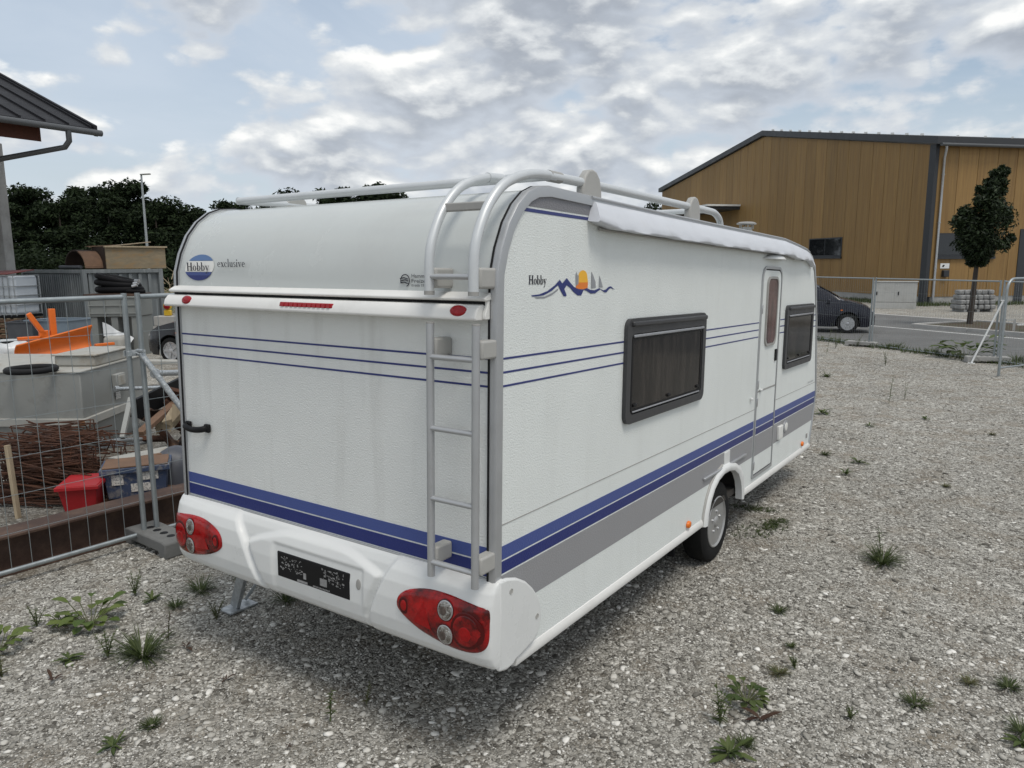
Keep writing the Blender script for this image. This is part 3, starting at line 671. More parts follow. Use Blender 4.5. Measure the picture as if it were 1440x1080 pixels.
MB().prism([(.001, *p) for p in rrect(DY0 + .033, DY1 - .033, DZ0 + .033, 1.250, .004, .004)], (.008, 0, 0)).build('lower_leaf', 'panel_white', door, bevel=.003)
MB().box((.006, (DY0 + DY1) / 2, 1.256), (.010, DY1 - DY0 - .07, .010)).build('leaf_joint', 'grey_plastic', door)
for z0, z1, mt in ((.950, 1.012, 'decal_blue'), (.886, .942, 'decal_navy'), (.700, .878, 'decal_grey')): MB().box((.0096, (DY0 + DY1) / 2, (z0 + z1) / 2), (.0012, DY1 - DY0 - .070, z1 - z0)).build('stripe', mt, door)
ring_side(rrect(3.885, 4.215, 1.632, 2.222, .075, .075), rrect(3.905, 4.195, 1.652, 2.202, .06, .06), .008, .022, 'window_seal', 'grey_plastic', door)
MB().prism([(.010, *p) for p in rrect(3.907, 4.193, 1.654, 2.200, .058, .058)], (.007, 0, 0)).build('door_window', 'acrylic_rose', door, bevel=.003)
MB().box((.014, 4.262, 1.535), (.014, .055, .105)).build('door_handle', 'black_plastic', door, bevel=.006)
MB().box((.020, 3.85, 1.268), (.02, .05, .018)).build('door_catch', 'plastic_white', door, bevel=.005)
for z in (1.95, 1.32, 1.17, .62): MB().box((.013, DY0 + .016, z), (.012, .024, .075)).build('hinge', 'alu', door, bevel=.004)
MB().box((.012, 3.62, 1.215), (.022, .030, .026)).build('door_stop', 'plastic_white', caravan, bevel=.006)
# awning lamp over the door
def lampshade():
    def fn(u, v):
        y = 3.755 + .61 * u; k = max(0, 1 - abs(2 * u - 1) ** 2.2); a = v * math.pi / 2
        return (.001 + .085 * k * math.sin(a), y, 2.366 + .045 * k * math.cos(a))
    mb = MB().grid(fn, 20, 8); mb.grid(lambda u, v: (.001 + .084 * max(0, 1 - abs(2 * u - 1) ** 2.2) * v, 3.755 + .61 * u, 2.3655), 20, 2); return mb.build('door_lamp', 'plastic_white', caravan, smooth=50)
lampshade()

# ---- wheel arch, wheels, running gear
cx, cz = 3.055, .311
for s, x in ((1, 0), (-1, -CW_)):
    V = []; n = 0
    outer = [(2.585, .405), (2.60, .50), (2.645, .60), (2.72, .69), (2.83, .755), (2.97, .787), (3.11, .785), (3.26, .757), (3.39, .695), (3.475, .60), (3.505, .50), (3.512, .405)]
    inner = [(2.655, .405), (2.665, .48), (2.70, .56), (2.77, .64), (2.87, .695), (2.99, .722), (3.11, .72), (3.23, .698), (3.34, .645), (3.415, .56), (3.445, .48), (3.455, .405)]
    m = len(outer)
    secs = []
    for (oy, oz), (iy, iz) in zip(outer, inner):
        secs.append([(x + s * .001, oy, oz), (x + s * .028, oy * .85 + iy * .15, oz * .85 + iz * .15), (x + s * .034, oy * .35 + iy * .65, oz * .35 + iz * .65), (x + s * .024, iy, iz), (x - s * .03, iy, iz)])
    F = []
    for i in range(m - 1):
        for k in range(4): F.append((i * 5 + k, i * 5 + k + 1, (i + 1) * 5 + k + 1, (i + 1) * 5 + k))
    MB().add([p for q in secs for p in q], F).build('wheel_arch', 'plastic_white', caravan, smooth=60)
    MB().tube([(x + s * .004, a, b) for a, b in outer[:6]], .011, 8).build('arch_bead', 'grey_bracket', caravan, smooth=60)
    # wheel box behind the opening
    P = [(2.58, .40)] + [(a, b + .06) for a, b in outer[1:-1]] + [(3.53, .40)]
    k = MB(); q = len(P)
    V = [(x - s * .005, a, b) for a, b in P] + [(x - s * .36, a, b) for a, b in P]
    k.add(V, [(i, i + 1, q + i + 1, q + i) for i in range(q - 1)] + [tuple(range(q, 2 * q))]); k.build('wheel_box', 'undersheet', caravan)
def wheel(x, s):
    w = bpy.data.objects.new('wheel', None); COL.objects.link(w); w.parent = caravan
    c = (x, cx, cz); ax = (s, 0, 0)
    MB().lathe([(.195, -.17), (.25, -.185), (.29, -.178), (.312, -.165), (.322, -.13), (.324, -.09), (.322, -.05), (.312, -.018), (.29, -.004), (.25, .004), (.205, -.004), (.192, -.02)], c, ax, 48).build('tyre', 'tyre', w, smooth=40)
    mb = MB(); mb.lathe([(.200, -.010), (.203, -.003), (.196, .002), (.186, -.006), (.178, -.022), (.170, -.030), (.164, -.055), (.140, -.058), (.118, -.040), (.098, -.022), (.075, -.020), (.064, -.026), (.052, -.026), (.048, -.012), (.040, -.002), (.02, .004), (.0, .004)], c, ax, 40); mb.build('rim', 'rim_steel', w, smooth=40)
    for i in range(5):
        a = 2 * math.pi * i / 5 + .3; p = (x + s * -.016, cx + .083 * math.cos(a), cz + .083 * math.sin(a)); MB().lathe([(.013, -.006), (.013, .012), (.008, .017)], p, ax, 6).build('wheel_bolt', 'alu', w)
    for i in range(10):
        a = 2 * math.pi * i / 10; p = Vector((x + s * -.0495, cx + .130 * math.cos(a), cz + .130 * math.sin(a)))
        t = Vector((0, -math.sin(a), math.cos(a))); r = Vector((-.55 * s, math.cos(a), math.sin(a))).normalized(); V = []
        for j in range(12):
            b = 2 * math.pi * j / 12; V.append(p + t * .019 * math.cos(b) + r * .012 * math.sin(b) + Vector((s * .004, 0, 0)))
        MB().add(V, [tuple(range(12))]).build('rim_slot', 'black_plastic', w)
    return w
wheel(-.040, 1); wheel(-2.26, -1)
MB().tube([(-2.2, cx, cz), (-.1, cx, cz)], .045, 10).build('axle', 'undersheet', caravan)
MB().box((-.33, 2.62, .27), (.24, .02, .30)).build('mud_flap', 'rubber', caravan)
for x in (-1.6, -.7): MB().box((x, 3.3, .40), (.06, 5.2, .10)).build('chassis_beam', 'galv', caravan)
def steady(sx, x, y, fx):
    leg = bpy.data.objects.new('corner_steady', None); COL.objects.link(leg); leg.parent = caravan
    zf = -.07
    MB().bar((x, y, .46), (fx, y + .03, zf + .02), .075, .03, (0, 1, 0)).build('leg', 'galv', leg, bevel=.004)
    MB().bar((x + sx * .02, y + .36, .44), (fx + sx * .02, y + .13, zf + .03), .03, .02, (0, 0, 1)).build('strut', 'galv', leg, bevel=.004)
    MB().bar((fx, y - .05, zf + .008), (fx, y + .17, zf + .008), .13, .014).build('foot_plate', 'galv', leg, bevel=.003)
steady(-1, -2.22, .38, -2.46); 
# drawbar and jockey wheel at the front
for s in (-1, 1): MB().bar((-1.15 + s * .75, 5.8, .40), (-1.15 + s * .05, 7.1, .44), .06, .10).build('drawbar', 'galv', caravan)
MB().tube([(-1.15, 6.7, .70), (-1.15, 6.7, .34)], .03, 10).build('jockey_post', 'galv', caravan, smooth=40)
MB().lathe([(.05, -.03), (.10, -.03), (.11, -.015), (.11, .015), (.10, .03), (.05, .03)], (-1.15, 6.7, .215), (1, 0, 0), 20).build('jockey_wheel', 'tyre', caravan, smooth=40)
MB().box((-1.15, 7.12, .48), (.10, .22, .10)).build('coupling', 'black_plastic', caravan, bevel=.02)

# ---- moulded rear bumper
BX = -1.15; BH = 1.177
def sst(a, b, x): t = min(1, max(0, (x - a) / (b - a))); return t * t * (3 - 2 * t)
BT, BB = .872, .475
def feature(x, z):
    """0 = recessed, 1 = proud"""
    xl = -1.52 - (z - .50) * .55 - .25 * max(0, z - .72)           # inner border of the left lamp pod
    xr = -.675 + .62 * max(0, z - .55) ** 1.25 + .25 * max(0, .55 - z) * 0   # inner border of the right lamp pod
    pod = max(1 - sst(xl - .004, xl + .030, x), sst(xr - .030, xr + .004, x))
    za = .862 - .42 * (x + 1.08) ** 2
    arch = 1 - sst(za - .022, za + .010, z)
    edge = sst(xl + .018, xl + .060, x) * (1 - sst(xr - .060, xr - .018, x))
    pan = arch * edge
    # number-plate recess
    rx = sst(-1.405, -1.385, x) * (1 - sst(-.735, -.715, x)); rz = 1 - sst(.765, .785, z)
    return max(pod, pan * .78) - .24 * rx * rz * pan
def bsurf(x, z):
    t = max(-1, min(1, (x - BX) / BH)); v = (BT - z) / (BT - BB)
    s = np.interp(v, [0, .04, .12, .25, .45, .70, .86, .95, 1.0], [.10, .42, .72, .90, 1, 1, .88, .68, .45])
    pr = .060 + .040 * feature(x, z)
    w = (1 - abs(t) ** 7) ** (1 / 7)
    return .03 - (.03 + pr * s) * w
def bumper():
    nu, nv = 300, 64; V = []
    xs = []
    for i in range(nu + 1):
        u = -1 + 2 * i / nu
        a = u * math.pi / 2; t = math.copysign(abs(math.sin(a)) ** .55, a); xs.append(BX + BH * (.5 * t + .5 * u if abs(u) < .9 else (.5 * t + .5 * u)))
    xs[0] = BX - BH; xs[-1] = BX + BH
    mb = MB(); 
    for x in xs:
        te = abs((x - BX) / BH); lift = .0
        for j in range(nv + 1):
            z = BT - (BT - BB) * j / nv; mb.v.append((x, float(bsurf(x, z)), z))
    for i in range(nu):
        for j in range(nv):
            a = i * (nv + 1) + j; mb.f.append((a, a + 1, a + nv + 2, a + nv + 1))
    # underside lip and top ledge
    for jj, zz, yy in ((nv, BB + .02, .05), (0, BT + .002, .03)):
        o = len(mb.v)
        for i in range(nu + 1): mb.v.append((xs[i], yy, zz))
        for i in range(nu): mb.f.append((i * (nv + 1) + jj, (i + 1) * (nv + 1) + jj, o + i + 1, o + i))
    return mb.build('rear_bumper', 'plastic_white', caravan, smooth=60)
bump = bumper()
# side end caps
for s, x in ((1, 0), (-1, -CW_)):
    prof = [(-.005, .874), (.05, .868), (.11, .845), (.17, .805), (.22, .752), (.262, .69), (.285, .62), (.282, .56), (.262, .515), (.235, .485), (.15, .462), (.11, .455), (.09, .44), (.045, .437), (.0, .452)]
    mb = MB(); mb.prism([(x + s * .002, a * 1.22 + .002, b) for a, b in prof], (s * .026, 0, 0)); cap = mb.build('bumper_end', 'plastic_white', caravan, bevel=.012, seg=3)
    for a, b in ((.085, .80), (.305, .60)): MB().lathe([(.014, 0), (.013, .002), (.009, -.001), (.0, -.002)], (x + s * .0285, a, b), (s, 0, 0), 14).build('screw_cover', 'grey_bracket', cap, smooth=40)
# tail lamps: outline in (x, z), laid on the bumper surface
M('lens_red_mid', (.30, .004, .005), .2, var=.3, vs_=40, spec=.35)
M('lens_bulb', (.10, .08, .07), .2, .2, var=.5, vs_=60)
OUT = [(-.486, .672), (-.478, .715), (-.435, .752), (-.36, .778), (-.275, .790), (-.18, .789), (-.09, .779), (-.03, .770), (.005, .762), (.014, .74), (.015, .68), (.013, .62), (.0, .585), (-.035, .560), (-.09, .549), (-.17, .551), (-.26, .566), (-.35, .590), (-.42, .618), (-.465, .645)]
def smooth_loop(P, k=3):
    n = len(P); o = []
    for i in range(n):
        p0, p1, p2, p3 = [Vector(P[(i + d) % n]) for d in (-1, 0, 1, 2)]
        for j in range(k):
            t = j / k; o.append(.5 * ((2 * p1) + (-p0 + p2) * t + (2 * p0 - 5 * p1 + 4 * p2 - p3) * t * t + (-p0 + 3 * p1 - 3 * p2 + p3) * t ** 3))
    return o
def on_bumper(x, z, h):
    e = .004; dydx = (bsurf(x + e, z) - bsurf(x - e, z)) / (2 * e); dydz = (bsurf(x, z + e) - bsurf(x, z - e)) / (2 * e)
    if abs(x - BX) > BH - .05: dydx = math.copysign(1.6, x - BX)
    n = Vector((dydx, -1, dydz)).normalized(); return Vector((x, bsurf(x, z), z)) + n * h
def patch(pts, h0, h1, name, mat, parent, rings=(1, .97, .9, .75, .55, .3), inset=True):
    c = sum((Vector(p) for p in pts), Vector((0, 0))) / len(pts); n = len(pts); V = []; F = []
    for k in rings:
        hh = h0 + (h1 - h0) * math.sqrt(max(0, 1 - k ** 4))
        for p in pts:
            q = c + (Vector(p) - c) * k; V.append(on_bumper(q.x, q.y, hh))
    V.append(on_bumper(c.x, c.y, h1))
    for i in range(len(rings) - 1):
        for j in range(n): F.append((i * n + j, i * n + (j + 1) % n, (i + 1) * n + (j + 1) % n, (i + 1) * n + j))
    o = (len(rings) - 1) * n
    for j in range(n): F.append((o + j, o + (j + 1) % n, o + n))
    return MB().add(V, F).build(name, mat, parent, smooth=60)
def tail_lamp(mir):
    f = (lambda x: 2 * BX - x) if mir else (lambda x: x)
    pts = [(f(p.x), p.y) for p in smooth_loop(OUT)]
    cm = sum((Vector(p) for p in pts), Vector((0, 0))) / len(pts)
    rim = [(cm.x + (p[0] - cm.x) * 1.022, cm.y + (p[1] - cm.y) * 1.03) for p in pts]
    base = patch(rim, -.002, .0035, 'tail_lamp', 'rubber', caravan)
    patch(pts, .002, .016, 'red_lens', 'lens_red', base)
    def circ(cx, cz, rx, rz, h, name, mat, par=base, hh=.002, n=24):
        return patch([(f(cx + rx * math.cos(2 * math.pi * j / n)), cz + rz * math.sin(2 * math.pi * j / n)) for j in range(n)], h, h + hh, name, mat, par)
    for z in (.724, .614):
        circ(-.192, z, .046, .049, .0165, 'lamp_rim', 'lens_red_deep'); circ(-.192, z, .0415, .044, .0178, 'lamp_ring', 'alu'); circ(-.192, z, .036, .0385, .0195, 'clear_lens', 'lens_clear', hh=.004); circ(-.200, z - .004, .018, .02, .0235, 'bulb', 'lens_bulb', hh=.002)
        for k in range(3): pass
    circ(-.085, .655, .078, .082, .0152, 'round_reflector', 'lens_red_deep'); circ(-.085, .655, .064, .068, .0170, 'round_reflector', 'lens_red'); circ(-.088, .640, .030, .034, .0187, 'round_reflector', 'lens_red_mid')
    circ(-.435, .685, .030, .040, .0125, 'small_reflector', 'lens_red_deep'); circ(-.435, .685, .019, .026, .0135, 'small_reflector', 'lens_red_mid')
    tri = [(-.375, .628), (-.268, .612), (-.318, .728)]
    tp_ = []
    for i in range(3):
        a = Vector(tri[i]); b = Vector(tri[(i + 1) % 3])
        for k in range(8): q = a.lerp(b, k / 8); tp_.append((f(q.x), q.y))
    patch(tp_, .0166, .0170, 'triangle_reflector', 'lens_red_mid', base)
tail_lamp(False); tail_lamp(True)
# number plate carrier with printed specks
yp = -.080
plate = MB().box((-1.07, yp, .667), (.545, .012, .138)).build('number_plate', 'black_plastic', caravan, bevel=.012, seg=3)
plate.location = (-.018, .002, 0)
rg = random.Random(11)
M('plate_print', (.26, .26, .26), .5, var=.3, vs_=60)
for sgn in (-1, 1):
    mb = MB()
    for i in range(70):
        u = .075 + rg.random() * .17; x = -1.07 + sgn * u; z = .645 + rg.random() * .075
        w = rg.choice((.004, .006, .010, .014)) * (.6 + rg.random() * .6); h = rg.choice((.002, .003, .006)) * (.7 + rg.random() * .6)
        if rg.random() < .25: w, h = h, w
        a = (rg.random() - .5) * .6; R2 = Matrix.Rotation(a, 3, 'Y'); mb.box((x, yp - .0066, z), (w, .0012, h), R2)
    mb.build('plate_specks', 'plate_print', plate)
for x, w, h in ((-1.125, .020, .032), (-.985, .050, .038)): MB().box((x, yp - .0068, .645), (w, .0014, h)).build('plate_sticker', 'plate_print', plate)
MB().box((-1.145, yp - .0068, .6105), (.078, .0014, .012)).build('plate_script', 'plate_print', plate)
for i in range(12): MB().box((-1.06 + i * .0105, yp - .0068, .6090 + .001 * (i % 2)), (.006, .0014, .0065)).build('plate_script', 'plate_print', plate)
disc_on((-.757, float(bsurf(-.757, .70)) + .001, .695), (0, -1, .05), .017, .027, .004, 'bumper_lock', 'grey_plastic')
# grab handle low on the left of the rear wall
gh = MB(); gh.tube(smooth_path([(-2.225, .0, 1.300), (-2.225, -.030, 1.300), (-2.20, -.046, 1.297), (-2.13, -.050, 1.290), (-2.06, -.046, 1.297), (-2.04, -.030, 1.302), (-2.04, .0, 1.302)], 3), .0145, 10, sq=(1, 1.25)); gh.build('grab_handle', 'black_plastic', caravan, smooth=50)
MB().box((-2.225, -.012, 1.300), (.045, .022, .05)).build('grab_handle_foot', 'black_plastic', caravan, bevel=.008); MB().box((-2.04, -.012, 1.302), (.045, .022, .05)).build('grab_handle_foot', 'black_plastic', caravan, bevel=.008)
# small fittings on the side
for y, z in ((2.307, .500), (5.52, .503)): disc_on((.0015, y, z), (1, 0, 0), .034, .026, .020, 'side_marker', 'amber')
MB().box((.004, 3.075, .828), (.010, .125, .100)).build('gas_cover', 'plastic_white', caravan, bevel=.004)
MB().bar((.010, 2.565, .766), (.010, 3.545, .766), .022, .020, (0, 0, 1)).build('step_rail', 'alu_matt', caravan, bevel=.006)
MB().box((.012, 4.575, .782), (.028, .135, .130)).build('socket_cover', 'decal_white', caravan, bevel=.008)
disc_on((.001, 4.80, .800), (1, 0, 0), .075, .062, .010, 'filler_cap', 'decal_steel'); disc_on((.010, 4.80, .800), (1, 0, 0), .05, .04, .006, 'filler_lid', 'decal_white')
MB().box((.006, 5.70, .56), (.012, .03, .05)).build('tail_tap', 'grey_plastic', caravan, bevel=.004)

# ---- lettering (flat foil)
def glyphs():
    Gd = {}
    R = lambda a, b, c, d: [(a, b), (c, b), (c, d), (a, d)]
    def ring(cx, cy, rx, ry, ix, iy, a0=0, a1=360, n=20):
        out = []
        for i in range(n):
            s = RAD(a0 + (a1 - a0) * i / n); e = RAD(a0 + (a1 - a0) * (i + 1) / n)
            out.append([(cx + rx * math.cos(s), cy + ry * math.sin(s)), (cx + rx * math.cos(e), cy + ry * math.sin(e)), (cx + ix * math.cos(e), cy + iy * math.sin(e)), (cx + ix * math.cos(s), cy + iy * math.sin(s))])
        return out
    Gd['H'] = (.84, [R(.08, 0, .27, 1), R(.57, 0, .76, 1), R(.27, .46, .57, .55), R(0, 0, .35, .05), R(0, .95, .35, 1), R(.49, 0, .84, .05), R(.49, .95, .84, 1)])
    Gd['o'] = (.52, ring(.26, .31, .26, .325, .11, .27))
    Gd['b'] = (.54, [R(.05, 0, .20, 1.02), R(-.02, .97, .12, 1.02)] + ring(.29, .31, .25, .325, .10, .27))
    Gd['y'] = (.54, [[(.02, .60), (.19, .60), (.35, .02), (.25, -.02)], [(.44, .60), (.50, .60), (.22, -.30), (.14, -.30)], R(-.02, .57, .26, .62), R(.37, .57, .56, .62), R(.04, -.32, .18, -.22)])
    Gd['e'] = (.48, ring(.24, .31, .24, .325, .11, .27, 0, 315) + [R(.12, .31, .47, .37)])
    Gd['c'] = (.46, ring(.24, .31, .24, .325, .11, .27, 55, 310) + [R(.33, .42, .43, .54)])
    Gd['x'] = (.54, [[(.03, .60), (.20, .60), (.50, .02), (.33, .02)], [(.42, .60), (.48, .60), (.10, .02), (.04, .02)], R(-.01, .57, .24, .62), R(.34, .57, .53, .62), R(-.02, 0, .17, .05), R(.28, 0, .55, .05)])
    Gd['l'] = (.26, [R(.06, 0, .20, 1.02), R(0, 0, .26, .05), R(0, .97, .12, 1.02)])
    Gd['u'] = (.56, [R(.06, .15, .20, .60), R(.36, 0, .50, .60), R(0, .57, .2, .62), R(.30, .57, .5, .62), R(.36, 0, .56, .05)] + ring(.24, .17, .18, .18, .06, .12, 180, 330))
    Gd['s'] = (.40, ring(.20, .46, .17, .165, .06, .11, 30, 270) + ring(.20, .165, .18, .17, .06, .11, -150, 90))
    Gd['i'] = (.26, [R(.06, 0, .20, .60), R(0, 0, .26, .05), R(0, .57, .15, .62), R(.06, .78, .20, .95)])
    Gd['v'] = (.54, [[(.03, .60), (.20, .60), (.34, .04), (.25, -.02)], [(.43, .60), (.49, .60), (.29, -.02), (.25, .0)], R(-.02, .57, .27, .62), R(.36, .57, .55, .62)])
    return Gd
GL = glyphs()
def lettering(txt, org, ax, upv, h, width, name, mat, parent=caravan, lift=0.0012):
    tot = sum(GL[c][0] + .05 for c in txt) - .05; sx = width / tot; ax = Vector(ax); upv = Vector(upv); n = ax.cross(upv); mb = MB(); x = 0
    for ci, c in enumerate(txt):
        w, ps = GL[c]
        for k, p in enumerate(ps):
            l = lift + .00005 * (k % 7); o = len(mb.v)
            mb.v += [tuple(Vector(org) + ax * ((x + a) * sx) + upv * (b * h) + n * l) for a, b in p]; mb.f.append(tuple(range(o, o + len(p))))
        x += w + .05
    return mb.build(name, mat, parent, fix=False)
XA = (1, 0, 0); ZA = (0, 0, 1); YA = (0, 1, 0)
# rear badge: the upper rear panel is nearly flat here
def slice_ellipse(z0, z1, name, mat, off, cx=-2.073, cz=2.222, rx=.134, rz=.073):
    P = []; n = 24
    def ang(z): return math.asin(max(-1, min(1, (z - cz) / rz)))
    a0, a1 = ang(z0), ang(z1)
    for i in range(n + 1): a = a0 + (a1 - a0) * i / n; P.append((cx + rx * math.cos(a), cz + rz * math.sin(a)))
    for i in range(n + 1): a = a1 + (a0 - a1) * i / n; P.append((cx - rx * math.cos(a), cz + rz * math.sin(a)))
    V = [(x, float(np.interp(z, [p[1] for p in RP_[:6]], [p[0] for p in RP_[:6]])) - off, z) for x, z in P]; m = n + 1
    F = [(i, i + 1, 2 * m - 2 - i, 2 * m - 1 - i) for i in range(n)]
    return MB().add(V, F).build(name, mat, caravan, fix=False)
slice_ellipse(2.149, 2.196, 'badge_lower', 'decal_navy', .003); slice_ellipse(2.178, 2.196, 'badge_band', 'decal_blue', .0036); slice_ellipse(2.198, 2.258, 'badge_middle', 'decal_white', .003); slice_ellipse(2.260, 2.295, 'badge_upper', 'decal_sky', .003)
lettering('Hobby', (-2.176, .0045, 2.203), XA, ZA, .046, .212, 'badge_lettering', 'decal_black', lift=.010)
lettering('exclusive', (-1.885, .0045, 2.224), XA, ZA, .042, .240, 'lettering', 'decal_black', lift=.010)
lettering('Hobby', (.0, .235, 2.152), YA, ZA, .040, .148, 'lettering', 'decal_black', lift=.002)
def font_text(txt, org, ax, upv, h, width, name, mat, lift=.004):
    cu = bpy.data.curves.new(name, 'FONT'); cu.body = txt; cu.size = 1.0; cu.resolution_u = 3
    ob = bpy.data.objects.new(name, cu); COL.objects.link(ob); dg = bpy.context.evaluated_depsgraph_get()
    me = bpy.data.meshes.new_from_object(ob.evaluated_get(dg)); bpy.data.objects.remove(ob); bpy.data.curves.remove(cu)
    xs = [v.co.x for v in me.vertices]; w = max(xs) - min(xs); x0 = min(xs); ax = Vector(ax); upv = Vector(upv); n = ax.cross(upv)
    for v in me.vertices: v.co = Vector(org) + ax * ((v.co.x - x0) / w * width) + upv * (v.co.y * h / .7) + n * lift
    me.materials.append(MATS[mat]); o = bpy.data.objects.new(name, me); COL.objects.link(o); o.parent = caravan; return o
font_text('Hammou', (-.468, .002, 2.176), XA, ZA, .017, .105, 'dealer_lettering', 'decal_black'); font_text('Freizeit.', (-.468, .002, 2.154), XA, ZA, .017, .110, 'dealer_lettering', 'decal_black'); font_text('01605 77 77 4', (-.468, .001, 2.137), XA, ZA, .010, .115, 'dealer_lettering', 'decal_black')
mb = MB(); pts = [(-.505 + .026 * math.cos(a), -.004, 2.163 + .027 * math.sin(a)) for a in np.linspace(-1.2, 3.6, 18)]; mb.tube(pts, .0022, 5)
for z, a in ((2.172, -.03), (2.163, -.022), (2.152, -.028)): mb.tube([(-.505 + a, -.004, z), (-.505 + a + .022, -.004, z + .004), (-.490, -.004, z - .002)], .0022, 5)
mb.build('dealer_emblem', 'decal_black', caravan)
font_text('EXCLUSIVE', (.0, 5.62, 1.128), YA, ZA, .018, .24, 'model_lettering', 'decal_steel', .002)
# side emblem: mountains, sun, sails and waves, drawn from the measured outline (y along the wall)
def emb(P, name, mat, off):
    def cv(u, v):       # emblem pixel (9x zoom of 720,370) -> wall
        return (off, .258 + (u - 245) / (1305 - 245) * .815, 2.100 + (392 - v) / (392 - 130) * .112 + (u - 245) / 1060 * .012)
    poly = [cv(*p) for p in P]; MB().add(poly, [tuple(range(len(poly)))]).build(name, mat, caravan, fix=False)
emb([(245, 382), (330, 376), (420, 345), (500, 290), (562, 228), (588, 265), (545, 285), (470, 345), (380, 388), (300, 396), (250, 395)], 'emblem_wave', 'decal_navy', .0016)
emb([(275, 402), (390, 402), (480, 365), (548, 318), (540, 345), (470, 392), (390, 420), (310, 420)], 'emblem_shadow', 'decal_steel', .0014)
emb([(562, 228), (592, 268), (645, 210), (690, 262), (740, 312), (800, 338), (865, 345), (832, 412), (785, 408), (735, 370), (690, 320), (645, 290), (618, 330), (648, 400), (640, 412), (610, 408), (575, 350), (540, 285)], 'emblem_mountain', 'decal_navy', .0018)
sunp = [(760, 318), (775, 250), (790, 190)] + [(840 + 62 * math.cos(a), 205 - 78 * math.sin(a)) for a in np.linspace(2.6, .2, 12)] + [(915, 240), (915, 320), (880, 338), (800, 336)]
def emb_sun():
    emb([(758, 322), (775, 262), (918, 262), (915, 325), (880, 340), (800, 338)], 'emblem_sun', 'decal_orange', .0020)
    emb([(775, 262), (792, 195)] + [(848 + 58 * math.cos(a), 195 - 70 * math.sin(a)) for a in np.linspace(2.9, .1, 12)] + [(918, 262)], 'emblem_sun', 'decal_yellow', .0020)
emb_sun()
emb([(755, 170), (768, 140), (775, 175), (795, 190), (792, 280), (760, 300)], 'emblem_sail', 'decal_steel', .0023)
emb([(962, 138), (990, 190), (1020, 260), (1028, 330), (962, 335)], 'emblem_sail', 'decal_steel', .0020); emb([(1073, 185), (1100, 245), (1128, 328), (1070, 325)], 'emblem_sail', 'decal_steel', .0020)
emb([(855, 345), (905, 328), (950, 350), (1010, 358), (1075, 335), (1130, 362), (1165, 358), (1215, 322), (1245, 318), (1305, 362), (1240, 338), (1215, 355), (1180, 390), (1150, 388), (1090, 350), (1020, 395), (960, 395), (900, 360)], 'emblem_wave', 'decal_navy', .0021)

# ------------------------------------------------------------------ timber-look hall
def wood_panel_mat():
    m = M('hall_panel', (.275, .170, .062), .62, var=.16, vs_=1.2, col2=(.225, .130, .046), c2s=1.0, c2lo=.40, c2hi=.66, stretch=(7, 7, .35), bump=.3, bs=30)
    nt = m.node_tree; N = nt.nodes; L = nt.links; b = N['Principled BSDF']; old = b.inputs['Base Color'].links[0].from_socket
    oi = N.new('ShaderNodeObjectInfo'); mr = N.new('ShaderNodeMapRange'); L.new(oi.outputs['Random'], mr.inputs[0]); mr.inputs[3].default_value = .90; mr.inputs[4].default_value = 1.10
    cb = N.new('ShaderNodeCombineColor')
    for i in range(3): L.new(mr.outputs[0], cb.inputs[i])
    mx = N.new('ShaderNodeMix'); mx.data_type = 'RGBA'; mx.blend_type = 'MULTIPLY'; mx.inputs[0].default_value = 1; L.new(old, mx.inputs[6]); L.new(cb.outputs[0], mx.inputs[7]); L.new(mx.outputs[2], b.inputs['Base Color'])
wood_panel_mat()
M('gutter_grey', (.10, .105, .11), .5, .3, var=.1)
M('anthracite', (.035, .038, .043), .5, var=.08)
M('roof_sheet', (.05, .052, .056), .45, .2, var=.1, vs_=2)
M('concrete', (.36, .355, .34), .9, var=.18, vs_=1.5, bump=.5, bs=40, col2=(.24, .235, .22), c2s=1.2, c2lo=.5, c2hi=.7)
M('hall_glass', (.012, .013, .015), .06, var=.1, coat=.5)
M('white_metal', (.72, .73, .72), .45, var=.04)
HB = Vector((-2.54, 42.08, 0)); U1 = Vector((-.7071, .7071, 0)); U2 = Vector((.7071, .7071, 0)); HN = -U2; HM = -U1   # HN: outward from the gable, HM: outward from the long side
hall = thing('hall', 'large hall clad in tan timber-look panels with anthracite trim beyond the road', 'building', HB)
def HP(s, t, z): return U1 * s + U2 * t + Vector((0, 0, z))
def roof_z(s): return float(np.interp(s, [0, 17.2, 36.5], [8.05, 11.15, 8.95]))
def gpoly(s0, s1, z0, ts, off, th, name, mat, par=hall, bevel=0):
    P = [HP(s0, 0, z0), HP(s1, 0, z0), HP(s1, 0, roof_z(s1))]
    if s0 < 17.2 < s1: P.append(HP(17.2, 0, roof_z(17.2)))
    P.append(HP(s0, 0, roof_z(s0)))
    return MB().prism([p + HN * off for p in P], HN * th).build(name, mat, par)
gpoly(0.02, 36.4, .0, 0, -.30, .28, 'gable_core', 'anthracite')
pw = 1.15; n = 32
for i in range(n):
    s0 = .38 + i * (36.0 / n); gpoly(s0 + .012, s0 + 36.0 / n - .012, .42, 0, .0, .06, 'panel', 'hall_panel')
MB().prism([HP(.02, 0, 0) + HN * .005, HP(36.4, 0, 0) + HN * .005, HP(36.4, 0, .42) + HN * .005, HP(.02, 0, .42) + HN * .005], HN * .03).build('plinth', 'concrete', hall)
